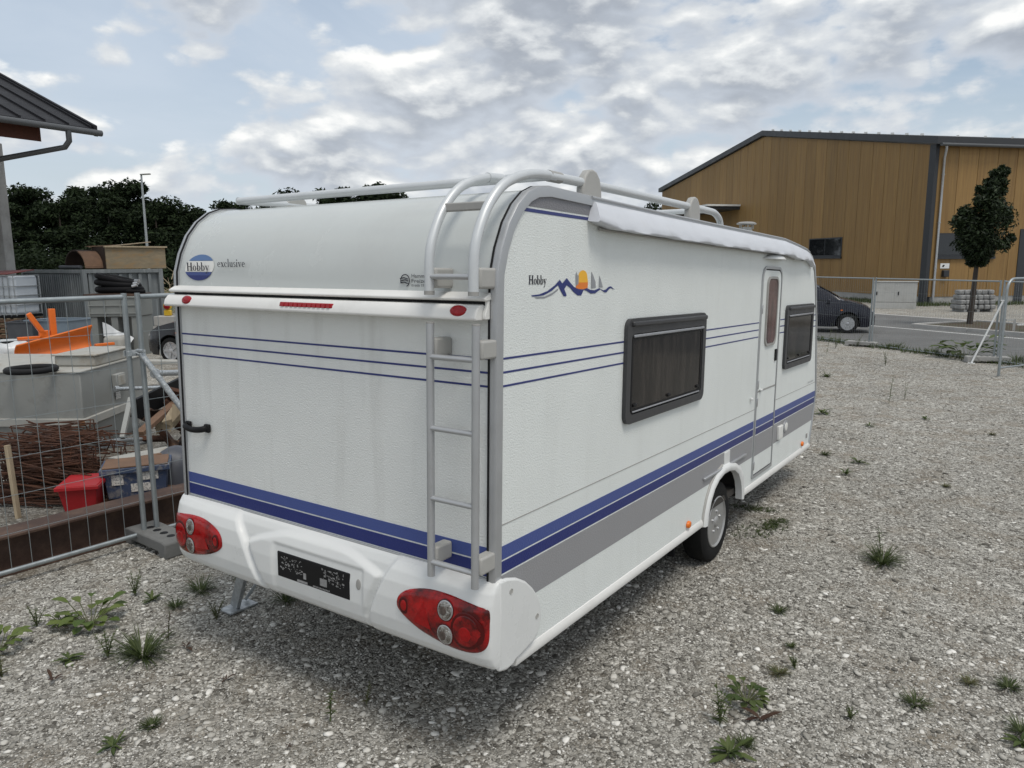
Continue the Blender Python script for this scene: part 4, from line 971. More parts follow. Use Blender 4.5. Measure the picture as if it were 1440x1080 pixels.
# long side
LZ = 8.0
MB().prism([HP(0, .02, 0) - HM * .3, HP(0, 24, 0) - HM * .3, HP(0, 24, LZ) - HM * .3, HP(0, .02, LZ) - HM * .3], HM * .28).build('side_core', 'anthracite', hall)
for i in range(20):
    t0 = .13 + i * 1.16
    MB().prism([HP(0, t0 + .012, .42), HP(0, t0 + 1.148, .42), HP(0, t0 + 1.148, LZ), HP(0, t0 + .012, LZ)], HM * .06).build('panel', 'hall_panel', hall)
MB().prism([HP(0, .3, 0) + HM * .005, HP(0, 24, 0) + HM * .005, HP(0, 24, .42) + HM * .005, HP(0, .3, .42) + HM * .005], HM * .03).build('plinth', 'concrete', hall)
MB().prism([HP(.36, 0, 0) + HN * .085, HP(-.07, 0, 0) + HN * .085, HP(-.07, .12, 0), HP(.0, .12, 0), HP(.0, 0, 0), HP(.36, 0, 0)], (0, 0, 8.1)).build('corner_trim', 'anthracite', hall)
MB().prism([HP(0, 5.35, 0), HP(0, 5.85, 0), HP(0, 5.85, 3.9), HP(0, 5.35, 3.9)], HM * .10).build('gate_jamb', 'anthracite', hall)
# roof slab: two slopes with overhang
for (sa, za), (sb, zb) in (((-.35, 8.06), (17.2, 11.22)), ((17.2, 11.22), (36.9, 9.0))):
    A_ = HP(sa, -.25, za); B_ = HP(sb, -.25, zb); MB().prism([A_, B_, B_ + Vector((0, 0, .36)), A_ + Vector((0, 0, .36))], U2 * 30).build('roof_slope', 'roof_sheet', hall)
for i in range(14):
    s = 1.0 + i * 1.15; z = 8.06 + (s + .35) / 17.55 * 3.16 + .36; MB().box(HP(s, -.1, z + .05), (.16, .16, .10)).build('panel_clamp', 'white_metal', hall)
for i in range(6):
    t = .9 + i * 1.6; MB().box(HP(-.3, t, 8.46), (.12, .12, .08)).build('panel_clamp', 'white_metal', hall)
MB().tube([HP(-.45, -.1, 8.02), HP(-.45, 26, 7.96)], .085, 10).build('gutter', 'gutter_grey', hall, smooth=50)
MB().tube([HP(-.42, .22, 7.98), HP(-.40, .24, 7.8), HP(-.17, .36, 7.4), HP(-.15, .38, 5), HP(-.15, .38, .1)], .06, 10).build('downpipe', 'alu', hall, smooth=50)
for z in (6.6, 4.2, 1.9): MB().lathe([(.075, -.03), (.075, .03)], HP(-.15, .38, z), (0, 0, 1), 12).build('pipe_clip', 'galv', hall)
def hall_window(P0, ax, out, w, z0, z1, panes=2):
    wd = bpy.data.objects.new('window', None); COL.objects.link(wd); wd.parent = hall
    a = P0 + out * .061; q = lambda s, z, o: a + ax * s + Vector((0, 0, z)) + out * o
    MB().prism([q(0, z0, 0), q(w, z0, 0), q(w, z1, 0), q(0, z1, 0)], out * .03).build('frame', 'anthracite', wd)
    g = .07
    for i in range(panes):
        s0 = g + i * (w - g) / panes; s1 = (i + 1) * (w - g) / panes
        MB().prism([q(s0, z0 + .2, .032), q(s1, z0 + .2, .032), q(s1, z1 - g, .032), q(s0, z1 - g, .032)], out * .008).build('pane', 'hall_glass', wd)
    MB().prism([q(-.04, z0 - .02, .0), q(w + .04, z0 - .02, .0), q(w + .04, z0 + .10, .0), q(-.04, z0 + .10, .0)], out * .10).build('sill', 'anthracite', wd)
hall_window(HP(7.2, 0, 0), U1, HN, 3.5, 2.45, 3.72); hall_window(HP(0, .42, 0), U2, HM, 3.45, 2.38, 3.68)
# canopy slab over the gable gate
MB().prism([HP(20.4, 0, 6.25) + HN * .07, HP(33, 0, 6.25) + HN * .07, HP(33, 0, 6.48) + HN * .07, HP(20.4, 0, 6.48) + HN * .07], HN * 2.6).build('canopy', 'anthracite', hall)
MB().prism([HP(20.3, 0, 6.485) + HN * .065, HP(33.1, 0, 6.485) + HN * .065, HP(33.1, 0, 6.62) + HN * .065, HP(20.3, 0, 6.62) + HN * .065], HN * 2.75).build('canopy_edge', 'white_metal', hall)
MB().box(HP(-.085, 1.0, 1.62), (.32, .32, .34), Matrix.Rotation(RAD(45), 3, 'Z')).build('wall_box', 'anthracite', hall, bevel=.02)
MB().prism([HP(-.065, .72, 1.88), HP(-.065, 1.25, 1.88), HP(-.065, 1.25, 2.14), HP(-.065, .72, 2.14)], HM * .02).build('wall_notice', 'white_metal', hall)
MB().prism([HP(-.089, .82, 1.95), HP(-.089, .92, 1.95), HP(-.089, .98, 2.06), HP(-.089, .86, 2.06)], HM * .002).build('notice_mark', 'black_plastic', hall)

# ------------------------------------------------------------------ street-side things
M('cabinet', (.46, .46, .44), .6, var=.06, vs_=3, col2=(.36, .355, .33), c2s=2, c2lo=.5, c2hi=.75)
def cabinet():
    p = G(1256, 434); p.z = 0; d = (G(1284, 434) - G(1228, 433)).normalized(); nrm = Vector((d.y, -d.x, 0)); w = 1.92; h = 1.28
    t = thing('utility_cabinet', 'pale grey two-door utility cabinet in front of the timber-look hall', 'cabinet', p); R3 = Matrix((d, -nrm, Vector((0, 0, 1)))).transposed()
    MB().box(Vector((0, 0, .15)), (w, .42, .30), R3).build('base', 'cabinet', t, bevel=.01)
    MB().box(Vector((0, 0, .30 + (h - .3) / 2 + .003)), (w - .02, .40, h - .31), R3).build('body', 'cabinet', t, bevel=.012)
    MB().box(Vector((0, 0, h + .02)), (w + .06, .48, .05), R3).build('lid', 'cabinet', t, bevel=.015)
    for s in (-1, 1):
        dr = MB().box(d * (s * w * .243) + nrm * .206 + Vector((0, 0, .30 + (h - .3) / 2)), (w * .475, .012, h - .36), R3).build('door', 'cabinet', t, bevel=.004)
        for k in range(6): MB().box(d * (s * w * .243 + (k - 2.5) * .14) + nrm * .214 + Vector((0, 0, .30 + (h - .3) / 2)), (.02, .008, h - .42), R3).build('rib', 'cabinet', dr)
        MB().box(d * (s * w * .243 - .30 * 1) + nrm * .226 + Vector((0, 0, .74)), (.045, .03, .17), R3).build('handle', 'black_plastic', dr, bevel=.008)
cabinet()
M('wrapped_stone', (.27, .27, .265), .55, var=.25, vs_=7, bump=.6, bs=12, col2=(.16, .16, .155), c2s=5, c2lo=.45, c2hi=.65)
def paver_pallet():
    p = G(1367, 438); p.z = 0
    t = thing('paver_pallet', 'pallet of grey kerb stones wrapped in film beside the hall wall', 'stone pallet', p, RAD(35))
    rg = random.Random(4)
    for r in range(4):
        for i in range(6):
            w = .27; MB().box(((i - 2.5) * w + rg.uniform(-.02, .02), rg.uniform(-.03, .03), .22 + r * .22), (w - .02, .85 - .05 * r * r, .21)).build('stone', 'wrapped_stone', t, bevel=.06, seg=3)
    for i in (-1, 0, 1): MB().box((i * .6, 0, .055), (.12, .9, .11)).build('skid', 'wrapped_stone', t)
paver_pallet()
# ------------------------------------------------------------------ foliage helpers
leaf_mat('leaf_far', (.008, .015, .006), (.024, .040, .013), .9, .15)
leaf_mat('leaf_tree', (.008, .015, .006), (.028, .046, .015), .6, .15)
leaf_mat('leaf_weed', (.045, .075, .020), (.11, .14, .045), .6, .3)
leaf_mat('leaf_bright', (.075, .12, .025), (.15, .19, .05), .5, .3)
leaf_mat('leaf_grass', (.035, .055, .015), (.09, .115, .040), .6, .3)
leaf_mat('leaf_red', (.035, .014, .012), (.07, .04, .025), .7, .2)
leaf_mat('leaf_dry', (.12, .10, .05), (.10, .12, .05), .7, .2)
M('bark', (.055, .045, .038), .9, var=.3, vs_=10, bump=1, bs=20, stretch=(1, 1, .25))
def leaf_cloud(rng, cen, rad, n, size, flat=.0, elong=1.7):
    """n leaf rhombi in ellipsoidal clumps: cen (k,3), rad (k,3)"""
    k = rng.integers(0, len(cen), n); d = rng.normal(size=(n, 3)); d /= np.linalg.norm(d, axis=1)[:, None]; r = rng.random(n) ** (1 / 2.2)
    P = cen[k] + d * r[:, None] * rad[k]
    nrm = d * .6 + rng.normal(size=(n, 3)) * .7 + np.array((0, 0, .35)); nrm /= np.linalg.norm(nrm, axis=1)[:, None]
    a = np.cross(nrm, rng.normal(size=(n, 3))); a /= np.linalg.norm(a, axis=1)[:, None]; b = np.cross(nrm, a)
    s = (size * (.6 + .8 * rng.random(n)))[:, None]
    V = np.stack([P - a * s * elong * .5, P + b * s * .36 - a * s * .05, P + a * s * elong * .5 - nrm * s * .18, P - b * s * .36 - a * s * .05], 1).reshape(-1, 3)
    F = np.arange(n * 4).reshape(n, 4); return V, F
def far_tree_mesh(seed, h, r, nl=11000, size=.25):
    rng = np.random.default_rng(seed); C = []; Rr = []
    for i in range(34):
        z = h * (.10 + .86 * rng.random() ** .8); t = z / h; rr = r * (1.0 - .9 * max(0, t - .45) ** 1.4 * 1.5) * (.55 + .45 * min(1, t * 3)); a = rng.random() * 6.283; q = rr * rng.random() ** .5 * .85
        C.append((q * math.cos(a), q * math.sin(a), min(z, h - .6))); k = r * (.22 + .22 * rng.random()); Rr.append((k, k, k * .75))
    return leaf_cloud(rng, np.array(C), np.array(Rr), nl, size)
far_var = []
def far_tree(px, ytop, dep, var, label):
    top = D(px, ytop, dep); loc = Vector((top.x, top.y, 0)); h0 = 10.0
    t = thing('tree', label, 'tree', loc, (px * .37) % 6.28, 'dark trees behind the yard')
    if len(far_var) <= var:
        V, F = far_tree_mesh(20 + var, h0, 3.3); cr = raw_mesh('crown', V, F, 'leaf_far', t)
        tr = MB().tube([(0, 0, -.1), (.1, 0, 2.5), (0, .1, 5), (0, 0, 8)], [.24, .19, .13, .05], 8).build('trunk', 'bark', t, smooth=60); far_var.append((cr, tr))
    else:
        for o in far_var[var]:
            c = o.copy(); COL.objects.link(c); c.parent = t
    s = top.z / h0; t.scale = (s * 1.15, s * 1.15, s)
    return t
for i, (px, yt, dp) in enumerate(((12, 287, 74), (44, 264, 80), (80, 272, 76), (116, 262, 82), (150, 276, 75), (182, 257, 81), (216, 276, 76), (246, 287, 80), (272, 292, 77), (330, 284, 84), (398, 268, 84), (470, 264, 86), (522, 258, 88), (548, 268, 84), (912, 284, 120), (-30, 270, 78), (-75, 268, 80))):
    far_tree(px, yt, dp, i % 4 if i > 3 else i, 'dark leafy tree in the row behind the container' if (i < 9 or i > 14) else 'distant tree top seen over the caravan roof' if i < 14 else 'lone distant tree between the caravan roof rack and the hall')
# undergrowth below the tree row
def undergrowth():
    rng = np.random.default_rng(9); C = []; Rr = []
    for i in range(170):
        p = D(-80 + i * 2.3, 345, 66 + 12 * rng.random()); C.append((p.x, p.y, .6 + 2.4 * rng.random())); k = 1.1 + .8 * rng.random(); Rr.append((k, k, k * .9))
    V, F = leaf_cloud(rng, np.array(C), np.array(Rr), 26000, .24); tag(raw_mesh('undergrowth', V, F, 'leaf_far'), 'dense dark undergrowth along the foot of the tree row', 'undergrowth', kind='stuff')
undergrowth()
def street_tree():
    p = G(1363, 459); p.z = .09
    t = thing('street_tree', 'young dark green tree with a lopsided crown in the kerbed bed', 'tree', p)
    rng = np.random.default_rng(8)
    # crown outline from the photo: (height, offset along the view's right, radius)
    lev = [(2.15, .10, .30), (2.45, .13, .62), (2.8, .17, .88), (3.15, .22, 1.0), (3.5, .25, 1.0), (3.85, .27, .85), (4.2, .32, .58), (4.55, .34, .42), (4.85, .42, .34), (5.15, .50, .26)]
    rt = np.array((RGT.x, RGT.y, 0)); rt /= np.linalg.norm(rt); fd = np.array((-rt[1], rt[0], 0)); C = []; Rr = []
    for z, o, r in lev:
        for k in range(9):
            a = rng.random() * 6.283; q = r * .72 * rng.random() ** .5; C.append(rt * (o + q * math.cos(a)) + fd * q * math.sin(a) + np.array((0, 0, z))); kk = r * .40 + .09; Rr.append((kk, kk, kk * .8))
    for o, z, r in ((-.72, 3.55, .26), (-.55, 3.85, .22), (1.15, 2.95, .18), (.95, 2.75, .2), (.80, 5.25, .1), (-.1, 4.65, .1), (1.0, 3.6, .16), (-.62, 3.2, .2), (.62, 5.3, .12)):
        C.append(rt * o + np.array((0, 0, z))); Rr.append((r, r, r))
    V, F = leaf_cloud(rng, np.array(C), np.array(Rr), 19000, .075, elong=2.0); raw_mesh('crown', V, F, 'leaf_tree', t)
    tp = [Vector((0, 0, -.1)), Vector((0, 0, 1.0)) + Vector(rt) * .03, Vector((0, 0, 2.2)) + Vector(rt) * .06, Vector((0, 0, 3.6)) + Vector(rt) * .2, Vector((0, 0, 5.0)) + Vector(rt) * .42]
    MB().tube(tp, [.105, .085, .07, .045, .012], 9).build('trunk', 'bark', t, smooth=60)
    for i in range(9):
        z = 2.1 + i * .28; a = i * 2.4; b = Vector(rt) * (.06 + max(0, z - 2.2) * .11) + Vector((0, 0, z)); e = b + Vector((math.cos(a) * .6, math.sin(a) * .6, .35)); MB().tube([b, b.lerp(e, .5) + Vector((0, 0, .06)), e], [.025, .016, .006], 5).build('limb', 'bark', t)
street_tree()

# ------------------------------------------------------------------ street lamp behind the yard
def lamp():
    b = D(208, 360, 46); p = Vector((b.x, b.y, 0)); top = D(201.5, 248, 46).z
    t = thing('street_lamp', 'slim grey street lamp with a flat head in front of the trees', 'street lamp', p)
    MB().tube([(0, 0, 0), (0, 0, top * .5), (0, 0, top)], [.095, .075, .055], 10).build('pole', 'galv', t, smooth=50)
    r2 = Vector((RGT.x, RGT.y, 0)).normalized()
    MB().bar(Vector((0, 0, top + .02)) - r2 * .05, Vector((0, 0, top + .05)) + r2 * .55, .20, .07).build('lamp_head', 'grey_plastic', t, bevel=.02)
lamp()

# ------------------------------------------------------------------ open shed roof on the left
M('standing_seam', (.016, .016, .019), .6, .0, spec=.2, var=.12, vs_=2)
M('soffit', (.085, .030, .018), .7, var=.25, vs_=3, stretch=(1, 4, 1))
def shed():
    z = 6.0; E = G(131, 186, z); e2 = G(0, 167, z); ed = (e2 - E).normalized(); E0 = Vector((E.x, E.y, 0))   # ed: along the eave towards the camera's left
    inw = Vector((-1, 0, 0)); inw = (inw - ed * inw.dot(ed)).normalized()
    t = thing('open_shed', 'open shed with standing-seam metal roof, gutter and concrete column at the yard edge', 'building', E0)
    # slope from the verge: pixel (0,113) lies on the verge line
    d = FWD + (0 - 720) / FPX * RGT - (113 - 540) / FPX * UPV
    # plane through E containing inw and z
    nn = inw.cross(Vector((0, 0, 1))); k = ((E - CAMP).dot(nn)) / d.dot(nn); q = CAMP + d * k; run = (q - E).dot(inw); slope = (q.z - z) / run
    O = lambda a, b, dz=0: ed * a + inw * b + Vector((0, 0, z + b * slope + dz))
    W = 14; Ln = 26
    MB().prism([O(0, 0), O(Ln, 0), O(Ln, W), O(0, W)], (0, 0, .10)).build('roof', 'standing_seam', t)
    for i in range(26): MB().prism([O(.02 + i * .62, .02, .10), O(.06 + i * .62, .02, .10), O(.06 + i * .62, W, .10), O(.02 + i * .62, W, .10)], (0, 0, .06)).build('seam', 'standing_seam', t)
    MB().prism([O(-.12, -.02, -.10), O(-.02, -.02, -.10), O(-.02, W, -.10), O(-.12, W, -.10)], (0, 0, .30)).build('verge_flashing', 'standing_seam', t)
    for i in range(30): MB().prism([O(.5 + i * .75, .15, -.02), O(1.2 + i * .75, .15, -.02), O(1.2 + i * .75, 3.2, -.02), O(.5 + i * .75, 3.2, -.02)], (0, 0, -.04)).build('soffit_board', 'soffit', t)
    MB().prism([O(1.2, .45, -.06), O(Ln, .45, -.06), O(Ln, .65, -.06), O(1.2, .65, -.06)], (0, 0, -.50)).build('purlin', 'soffit', t)
    gz = z - .02
    MB().tube([ed * -.18 + inw * -.10 + Vector((0, 0, gz)), ed * Ln + inw * -.10 + Vector((0, 0, gz))], .085, 12).build('gutter', 'gutter_grey', t, smooth=50)
    # downpipe: outlet, elbow, then slanting in under the roof
    a0 = 2.3; o0 = ed * a0 + inw * -.10
    # place outlet at pixel x = 96 along the gutter
    best = min(np.linspace(0, 12, 400), key=lambda a: abs((lambda v: 720 + FPX * v.dot(RGT) / v.dot(FWD))(E0 + ed * a + inw * -.1 + Vector((0, 0, gz)) - CAMP) - 96)); o0 = ed * best + inw * -.10
    MB().tube([o0 + Vector((0, 0, gz - .05)), o0 + Vector((0, 0, gz - .32)), o0 + inw * .15 + ed * .05 + Vector((0, 0, gz - .48)), o0 + inw * 2.3 + ed * 2.2 + Vector((0, 0, gz - 1.15))], .075, 12).build('downpipe', 'gutter_grey', t, smooth=50)
    cp = D(2, 330, 24.5) - E0; cp.z = 0
    MB().box(cp + Vector((0, 0, 3.1)), (.42, .42, 6.2), Matrix.Rotation(.5, 3, 'Z')).build('column', 'concrete', t, bevel=.02)
    for i in range(3): MB().box(ed * (2 + i * 7) + inw * 9 + Vector((0, 0, 3.4)), (.4, .4, 6.8)).build('column', 'concrete', t, bevel=.02)
shed()

# ------------------------------------------------------------------ site fences
M('fence_galv', (.33, .36, .37), .42, .65, var=.14, vs_=9)
M('galv_rough', (.36, .39, .41), .45, .6, var=.35, vs_=45, col2=(.55, .57, .58), c2s=60, c2lo=.45, c2hi=.6)
M('foot_block', (.15, .15, .145), .9, var=.2, vs_=7, bump=.5, bs=60)
M('foot_block_pale', (.34, .335, .32), .9, var=.15, vs_=7, bump=.5, bs=60)
def wires(p, q, z0, z1, dv, dh, r, name, parent, org):
    p = Vector(p); q = Vector(q); L_ = (q - p).length; d = (q - p) / L_; V = []; F = []
    segs = []
    n = int(L_ / dv)
    for i in range(1, n): a = p + d * (L_ * i / n); segs.append((a + Vector((0, 0, z0)), a + Vector((0, 0, z1))))
    m = max(1, int((z1 - z0) / dh))
    for i in range(1, m): z = z0 + (z1 - z0) * i / m; segs.append((p + Vector((0, 0, z)), q + Vector((0, 0, z))))
    nn = Vector((-d.y, d.x, 0)); mb = MB(); rg = random.Random(int(abs(p.x * 97)))
    for a, b in segs:
        vert = abs(a.z - b.z) > .1; off = nn * (r if vert else -r); w1 = Vector((rg.uniform(-.006, .006), rg.uniform(-.006, .006), 0)) if vert else Vector((0, 0, rg.uniform(-.006, .006)))
        mb.tube([a + off - org, a.lerp(b, .5) + off + w1 - org, b + off - org], r, 4, caps=False)
    o = mb.build(name, 'fence_galv', parent, fix=False); o['kind'] = 'stuff'; return o
def fence_panel(p, q, h, label, group, dv, dh, pr=.021, rr=.020, z0=.11, wr=.0026, round_top=False, brace=False):
    p = Vector((p[0], p[1], 0)); q = Vector((q[0], q[1], 0)); t = thing('mesh_fence', label, 'fence', p, 0, group); d = (q - p).normalized()
    O = lambda v: v - p
    Z = lambda v, z: O(v) + Vector((0, 0, z))
    if round_top:
        R = .22; P = [Z(p, .02)] + [Z(p, h - R)] + [Z(p, h - R) + d * (R * (1 - math.cos(a))) + Vector((0, 0, R * math.sin(a))) for a in np.linspace(.2, math.pi / 2, 7)] + [Z(q, h)]
        MB().tube(P, pr, 10).build('post', 'fence_galv', t, smooth=50)
    else:
        for v in (p, q): MB().tube([Z(v, .06), Z(v, h)], pr, 10).build('post', 'fence_galv', t, smooth=50)
        MB().tube([Z(p, h - .03) + d * pr * .8, Z(q, h - .03) - d * pr * .8], rr, 10).build('top_rail', 'fence_galv', t, smooth=50)
    MB().tube([Z(p, z0) + d * pr * .8, Z(q, z0) - d * pr * .8], rr * .9, 10).build('bottom_rail', 'fence_galv', t, smooth=50)
    wires(p + d * .02, q - d * .02, z0, h - (.03 if not round_top else .03), dv, dh, wr, 'wire_mesh', t, p)
    return t
def foot(p, dirv, label, group, mat, L_=.62, w=.235, h=.13):
    t = thing('concrete_weight', label, 'fence weight', (p[0], p[1], 0), 0, group); d = Vector((dirv[0], dirv[1], 0)).normalized(); n = Vector((-d.y, d.x, 0))
    R3 = Matrix((d, n, Vector((0, 0, 1)))).transposed()
    P = [(-L_ / 2, 0), (-L_ / 2 + .10, 0), (-L_ / 2 + .12, .045), (L_ / 2 - .12, .045), (L_ / 2 - .10, 0), (L_ / 2, 0), (L_ / 2, h * .9), (L_ / 2 - .05, h), (-L_ / 2 + .05, h), (-L_ / 2, h * .9)]
    MB().prism([d * a + Vector((0, 0, z)) - n * w / 2 for a, z in P], n * w).build('block', mat, t, bevel=.012)
    for s in (-.13, -.02, .09, .20): MB().lathe([(.034, 0), (.030, .004), (.0, .004)], d * s + Vector((0, 0, h - .001)), (0, 0, 1), 12).build('socket', 'black_plastic', t)
    return t
LA = Vector((-4.02, .72, 0)); LD = Vector((.200, .980, 0)).normalized(); grpL = 'mesh fence panels beside the caravan'
LA0 = G(205, 767); LZ_ = LA0; ld = (LA0 - G(0, 828)).normalized(); ld.z = 0
a1 = LA0; a0 = LA0 - ld * 3.45
fence_panel(a0, a1, 2.10, 'galvanised mesh fence panel in front of the rusty steel beam', grpL, .135, .27)
b0_ = a1 + ld * .095 + Vector((.02, 0, 0)); fence_panel(b0_, b0_ + ld * 3.45, 2.10, 'galvanised mesh fence panel running on behind the caravan', grpL, .135, .27)
foot(a1 + ld * .05 + Vector((.12, .0, 0)), (.97, -.05), 'dark grey fence foot under the joined posts', 'fence feet', 'foot_block', .66, .25, .14)
def clamp(p, z, d, label):
    t = thing('bolted_clamp', label, 'clamp', (p[0], p[1], z)); n = Vector((-d.y, d.x, 0))
    for s in (-1, 1): MB().bar(n * (.028 * s) - d * .075, n * (.028 * s) + d * .075, .006, .045).build('jaw', 'galv_rough', t, bevel=.002)
    MB().tube([n * -.06, n * .06], .008, 8).build('bolt', 'galv_rough', t)
clamp(a1 + ld * .047, 1.62, ld, 'bolted clamp joining two fence posts beside the caravan')
def brace(p0, p1, r, name, label, mat, cat='pole'):
    p0 = Vector(p0); p1 = Vector(p1); t = thing(name, label, cat, (p1.x, p1.y, 0)); o = Vector((p1.x, p1.y, 0))
    MB().tube([p0 - o, p1 - o], r, 12).build('tube', mat, t, smooth=50); MB().box(p1 - o + Vector((0, 0, .006 - p1.z)), (.14, .10, .012)).build('foot_plate', mat, t)
    MB().tube([p0 - o + Vector((-.04, 0, .02)), p0 - o + Vector((.05, 0, .02))], .014, 8).build('hook', mat, t)
brace(a1 + ld * .06 + Vector((.06, 0, 1.62)), a1 + ld * .60 + Vector((.80, .10, .01)), .024, 'bracing_pole', 'speckled galvanised tube bracing the fence posts beside the caravan', 'galv_rough')
# far fence along the road
grpR = 'mesh fence panels along the road'
pA = Vector((-1.545, 19.80, 0)); pB = Vector((1.40, 17.66, 0)); dF = (pB - pA).normalized()
fence_panel(pA - dF * 3.62, pA - dF * .09, 1.87, 'road fence panel in front of the dark hatchback', grpR, .075, .30, .022, .018, .05, wr=.0016)
fence_panel(pA, pB - dF * .09, 1.87, 'road fence panel in front of the utility cabinet and street tree', grpR, .075, .30, .022, .018, .05, wr=.0016)
fence_panel(pB, pB + dF * 3.4, 1.87, 'road fence panel behind the open fence leaf', grpR, .075, .30, .022, .018, .05, wr=.0016)
gp = G(1404, 530); gp.z = 0; fence_panel(gp, gp + Vector((1.6, 3.05, 0)), 1.95, 'round-cornered mesh fence leaf standing open on the gravel', grpR, .075, .30, .026, .02, .18, wr=.0016, round_top=True)
foot(pA + Vector((-.25, -.05, 0)), (1, -.15), 'pale concrete fence foot in front of the road, near the hatchback', 'fence feet', 'foot_block_pale', .8, .24, .14)
foot(pB + Vector((-.18, -.02, 0)), (1, .35), 'pale concrete fence foot beside the leafy bush', 'fence feet', 'foot_block_pale', .9, .24, .15)
brace(pB + Vector((.0, -.05, 1.40)), G(1366, 511) + Vector((0, 0, .01)), .020, 'bracing_pole', 'pale tube leaning from the road fence to the gravel', 'white_metal')
def frame_box():
    p = G(1418, 469); t = thing('steel_stand', 'small grey metal box frame standing by the planting bed', 'metal frame', (p.x, p.y, 0)); r2 = Vector((RGT.x, RGT.y, 0)).normalized(); h = .46; w = .32
    for s in (-1, 1): MB().bar(r2 * (s * w / 2), r2 * (s * w / 2) + Vector((0, 0, h)), .07, .07, (0, 1, 0)).build('post', 'cabinet', t)
    for z in (.05, h - .03): MB().bar(r2 * (-w / 2 + .04) + Vector((0, 0, z)), r2 * (w / 2 - .04) + Vector((0, 0, z)), .06, .06).build('rail', 'cabinet', t)
    MB().bar(r2 * .25 + Vector((0, 0, .28)), r2 * 1.6 + Vector((0, 0, .30)), .05, .05).build('drawbar', 'white_metal', t)
frame_box()

